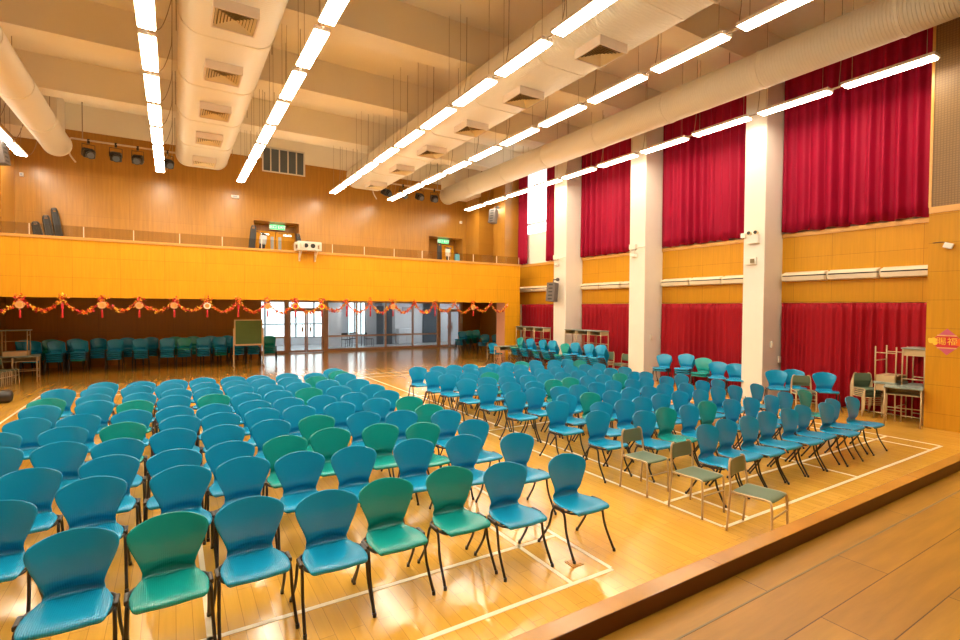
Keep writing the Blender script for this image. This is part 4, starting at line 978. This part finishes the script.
# garland and hanging ornaments along the balcony edge
GY = YB-0.09
g = thing('garland', 'red and gold tinsel garland swagged along the lower edge of the balcony', 'garland', (4.2, GY, 2.46))
peaks = [-5.03+0.843*k for k in range(21)]
def foil(bm, c, s, mi):
    n = Vector((random.uniform(-1, 1), random.uniform(-1, 0.2), random.uniform(-1, 1))).normalized()
    a = n.orthogonal().normalized(); b = n.cross(a)
    an = random.uniform(0, PI); a, b = a*math.cos(an)+b*math.sin(an), b*math.cos(an)-a*math.sin(an)
    vs = [bm.verts.new(c+a*s), bm.verts.new(c+b*s*0.55+n*s*0.12), bm.verts.new(c-a*s), bm.verts.new(c-b*s*0.55+n*s*0.12), bm.verts.new(c-n*s*0.15)]
    for q in ((0, 1, 2, 3), (0, 4, 1), (1, 4, 2), (2, 4, 3), (3, 4, 0)):
        f = bm.faces.new([vs[i] for i in q]); f.material_index = mi
for k in range(len(peaks)-1):
    bm = bmesh.new(); x0, x1 = peaks[k], min(peaks[k+1], 11.86)
    sag = random.uniform(0.30, 0.38)
    path = []
    for i in range(13):
        u = i/12; path.append(Vector((x0+(x1-x0)*u-4.2, 0, -sag*4*u*(1-u)+random.uniform(-0.01, 0.01))))
    tube(bm, path, 0.012, 5, mi=0)
    for i in range(95):
        u = random.random(); c = Vector((x0+(x1-x0)*u-4.2, 0, -sag*4*u*(1-u))) + Vector((random.gauss(0, 0.02), random.gauss(0, 0.025), random.gauss(0, 0.03)))
        foil(bm, c, random.uniform(0.03, 0.058), random.choices((0, 1, 2), (0.22, 0.33, 0.45))[0])
    for i in range(26):   # rosette at each peak
        c = Vector((x0-4.2, -0.02, 0.01)) + Vector((random.gauss(0, 0.06), random.gauss(0, 0.02), random.gauss(0, 0.05)))
        foil(bm, c, random.uniform(0.03, 0.055), random.choices((0, 1, 2), (0.38, 0.34, 0.28))[0])
    obj('swag', bm, [M_red, M_orange, M_gold], g)
kinds = '..rtrrrwtryyttr.t.r.t.'
for k, x in enumerate(peaks[:-1]):
    kd = kinds[k % len(kinds)]
    if kd == '.' or x < -4.6: continue
    mt = {'r': M_peach, 't': M_red, 'w': M_sign, 'y': M_gold}[kd]
    word = {'r': 'peach round', 't': 'slim red', 'w': 'pale round', 'y': 'gold round'}[kd]
    t = thing('hanging_ornament', '%s ornament with red tassel, %s garland peak from the plain wall' % (word, ORD[k]), 'ornament', (x, GY-0.03, 2.42), 0, 'ornaments hung on the garland')
    if kd == 't':
        bm = bmesh.new(); box(bm, -0.03, 0.03, -0.012, 0.012, -0.24, -0.10, bev=0.01); obj('charm', bm, mt, t)
    else:
        bm = bmesh.new(); n = 20
        prism(bm, [(0.095*math.cos(2*PI*i/n)*(1+0.08*(i % 2)), -0.13+0.095*math.sin(2*PI*i/n)*(1+0.08*(i % 2))) for i in range(n)], -0.012, 0.012, 'Y'); c = obj('medallion', bm, mt, t)
        bm = bmesh.new()
        prism(bm, [(0.06*math.cos(2*PI*i/n), -0.13+0.06*math.sin(2*PI*i/n)) for i in range(n)], -0.018, -0.012, 'Y'); obj('medallion_centre', bm, M_trim if kd != 'y' else M_red, c)
    bm = bmesh.new(); zt = -0.25
    tube(bm, [(0, 0, 0.03), (0, 0, zt)], 0.005, 5); tube(bm, [(0, 0, zt), (0, 0, zt-0.04), (0, 0, zt-0.22)], 0.02, 8, radii=[0.012, 0.022, 0.026]); obj('tassel', bm, M_red, t)
# new-year diamond on the wood wall
t = thing('new_year_diamond', 'red and gold new year diamond paper decoration on the wood wall', 'wall decoration', (XR-0.005, 3.465, 1.685))
bm = bmesh.new(); prism(bm, [(0.0, 0.25), (0.25, 0.0), (0.0, -0.25), (-0.25, 0.0)], -0.006, 0.006, 'X'); obj('paper_diamond', bm, M_pinkp, t)
bm = bmesh.new(); prism(bm, [(-0.12, 0.125), (0.12, 0.125), (0.245, 0.0), (0.12, -0.125), (-0.12, -0.125), (-0.245, 0.0)], -0.010, -0.006, 'X'); obj('red_band', bm, M_red, t)
bm = bmesh.new()
for s in (-1, 1): box(bm, -0.014, -0.010, -0.14, 0.14, s*0.118-0.012, s*0.118+0.012)
obj('border_strip', bm, M_peach, t)
for s in (-1, 1):
    bm = bmesh.new()
    for (a, b, r) in ((0.19, 0.03, 0.045), (0.23, 0.0, 0.04), (0.17, -0.035, 0.035), (0.25, 0.035, 0.028)):
        prism(bm, [(s*a+r*math.cos(2*PI*i/12), b+r*math.sin(2*PI*i/12)) for i in range(12)], -0.016-0.002*a, -0.010, 'X')
    obj('cloud_ornament', bm, M_gold if s > 0 else M_orange, t)
RYW = Matrix.Translation((-0.013, 0, 0.0)) @ Matrix.Rotation(-PI/2, 4, 'Z') @ RX
text_mesh('賜', 0.155, Matrix.Translation((0, 0.082, 0)) @ RYW, M_gold, t, depth=0.003)
text_mesh('福', 0.155, Matrix.Translation((0, -0.082, 0)) @ RYW, M_gold, t, depth=0.003)

# ------------------------------------------------------------------ world, camera, colour management
w = bpy.data.worlds.new('sky'); bpy.context.scene.world = w; w.use_nodes = True
bgd = w.node_tree.nodes['Background']; bgd.inputs[0].default_value = (0.86, 0.94, 1.0, 1); bgd.inputs[1].default_value = 3.0

def cam_axes(yaw, pitch, roll):
    cy, sy = math.cos(yaw), math.sin(yaw)
    f = Vector((sy*math.cos(pitch), cy*math.cos(pitch), math.sin(pitch))); r = Vector((cy, -sy, 0)); u = r.cross(f)
    c, s = math.cos(roll), math.sin(roll)
    return c*r+s*u, c*u-s*r, f
r, u, f = cam_axes(math.radians(31.48), math.radians(-1.404), math.radians(0.337))
cd = bpy.data.cameras.new('camera'); cam = bpy.data.objects.new('camera', cd); COL.objects.link(cam)
cd.sensor_width = 36.0; cd.lens = 501.1/960*36.0; cd.clip_start = 0.05; cd.clip_end = 200
cam.matrix_world = Matrix(((r.x, u.x, -f.x, 0), (r.y, u.y, -f.y, 0), (r.z, u.z, -f.z, 2.28), (0, 0, 0, 1)))
sc_ = bpy.context.scene
sc_.camera = cam
sc_.view_settings.view_transform = 'Standard'; sc_.view_settings.look = 'None'; sc_.view_settings.gamma = 1.0
sc_.view_settings.use_curve_mapping = False
sc_.view_settings.exposure = 0.04
sc_.cycles.sample_clamp_indirect = 8.0
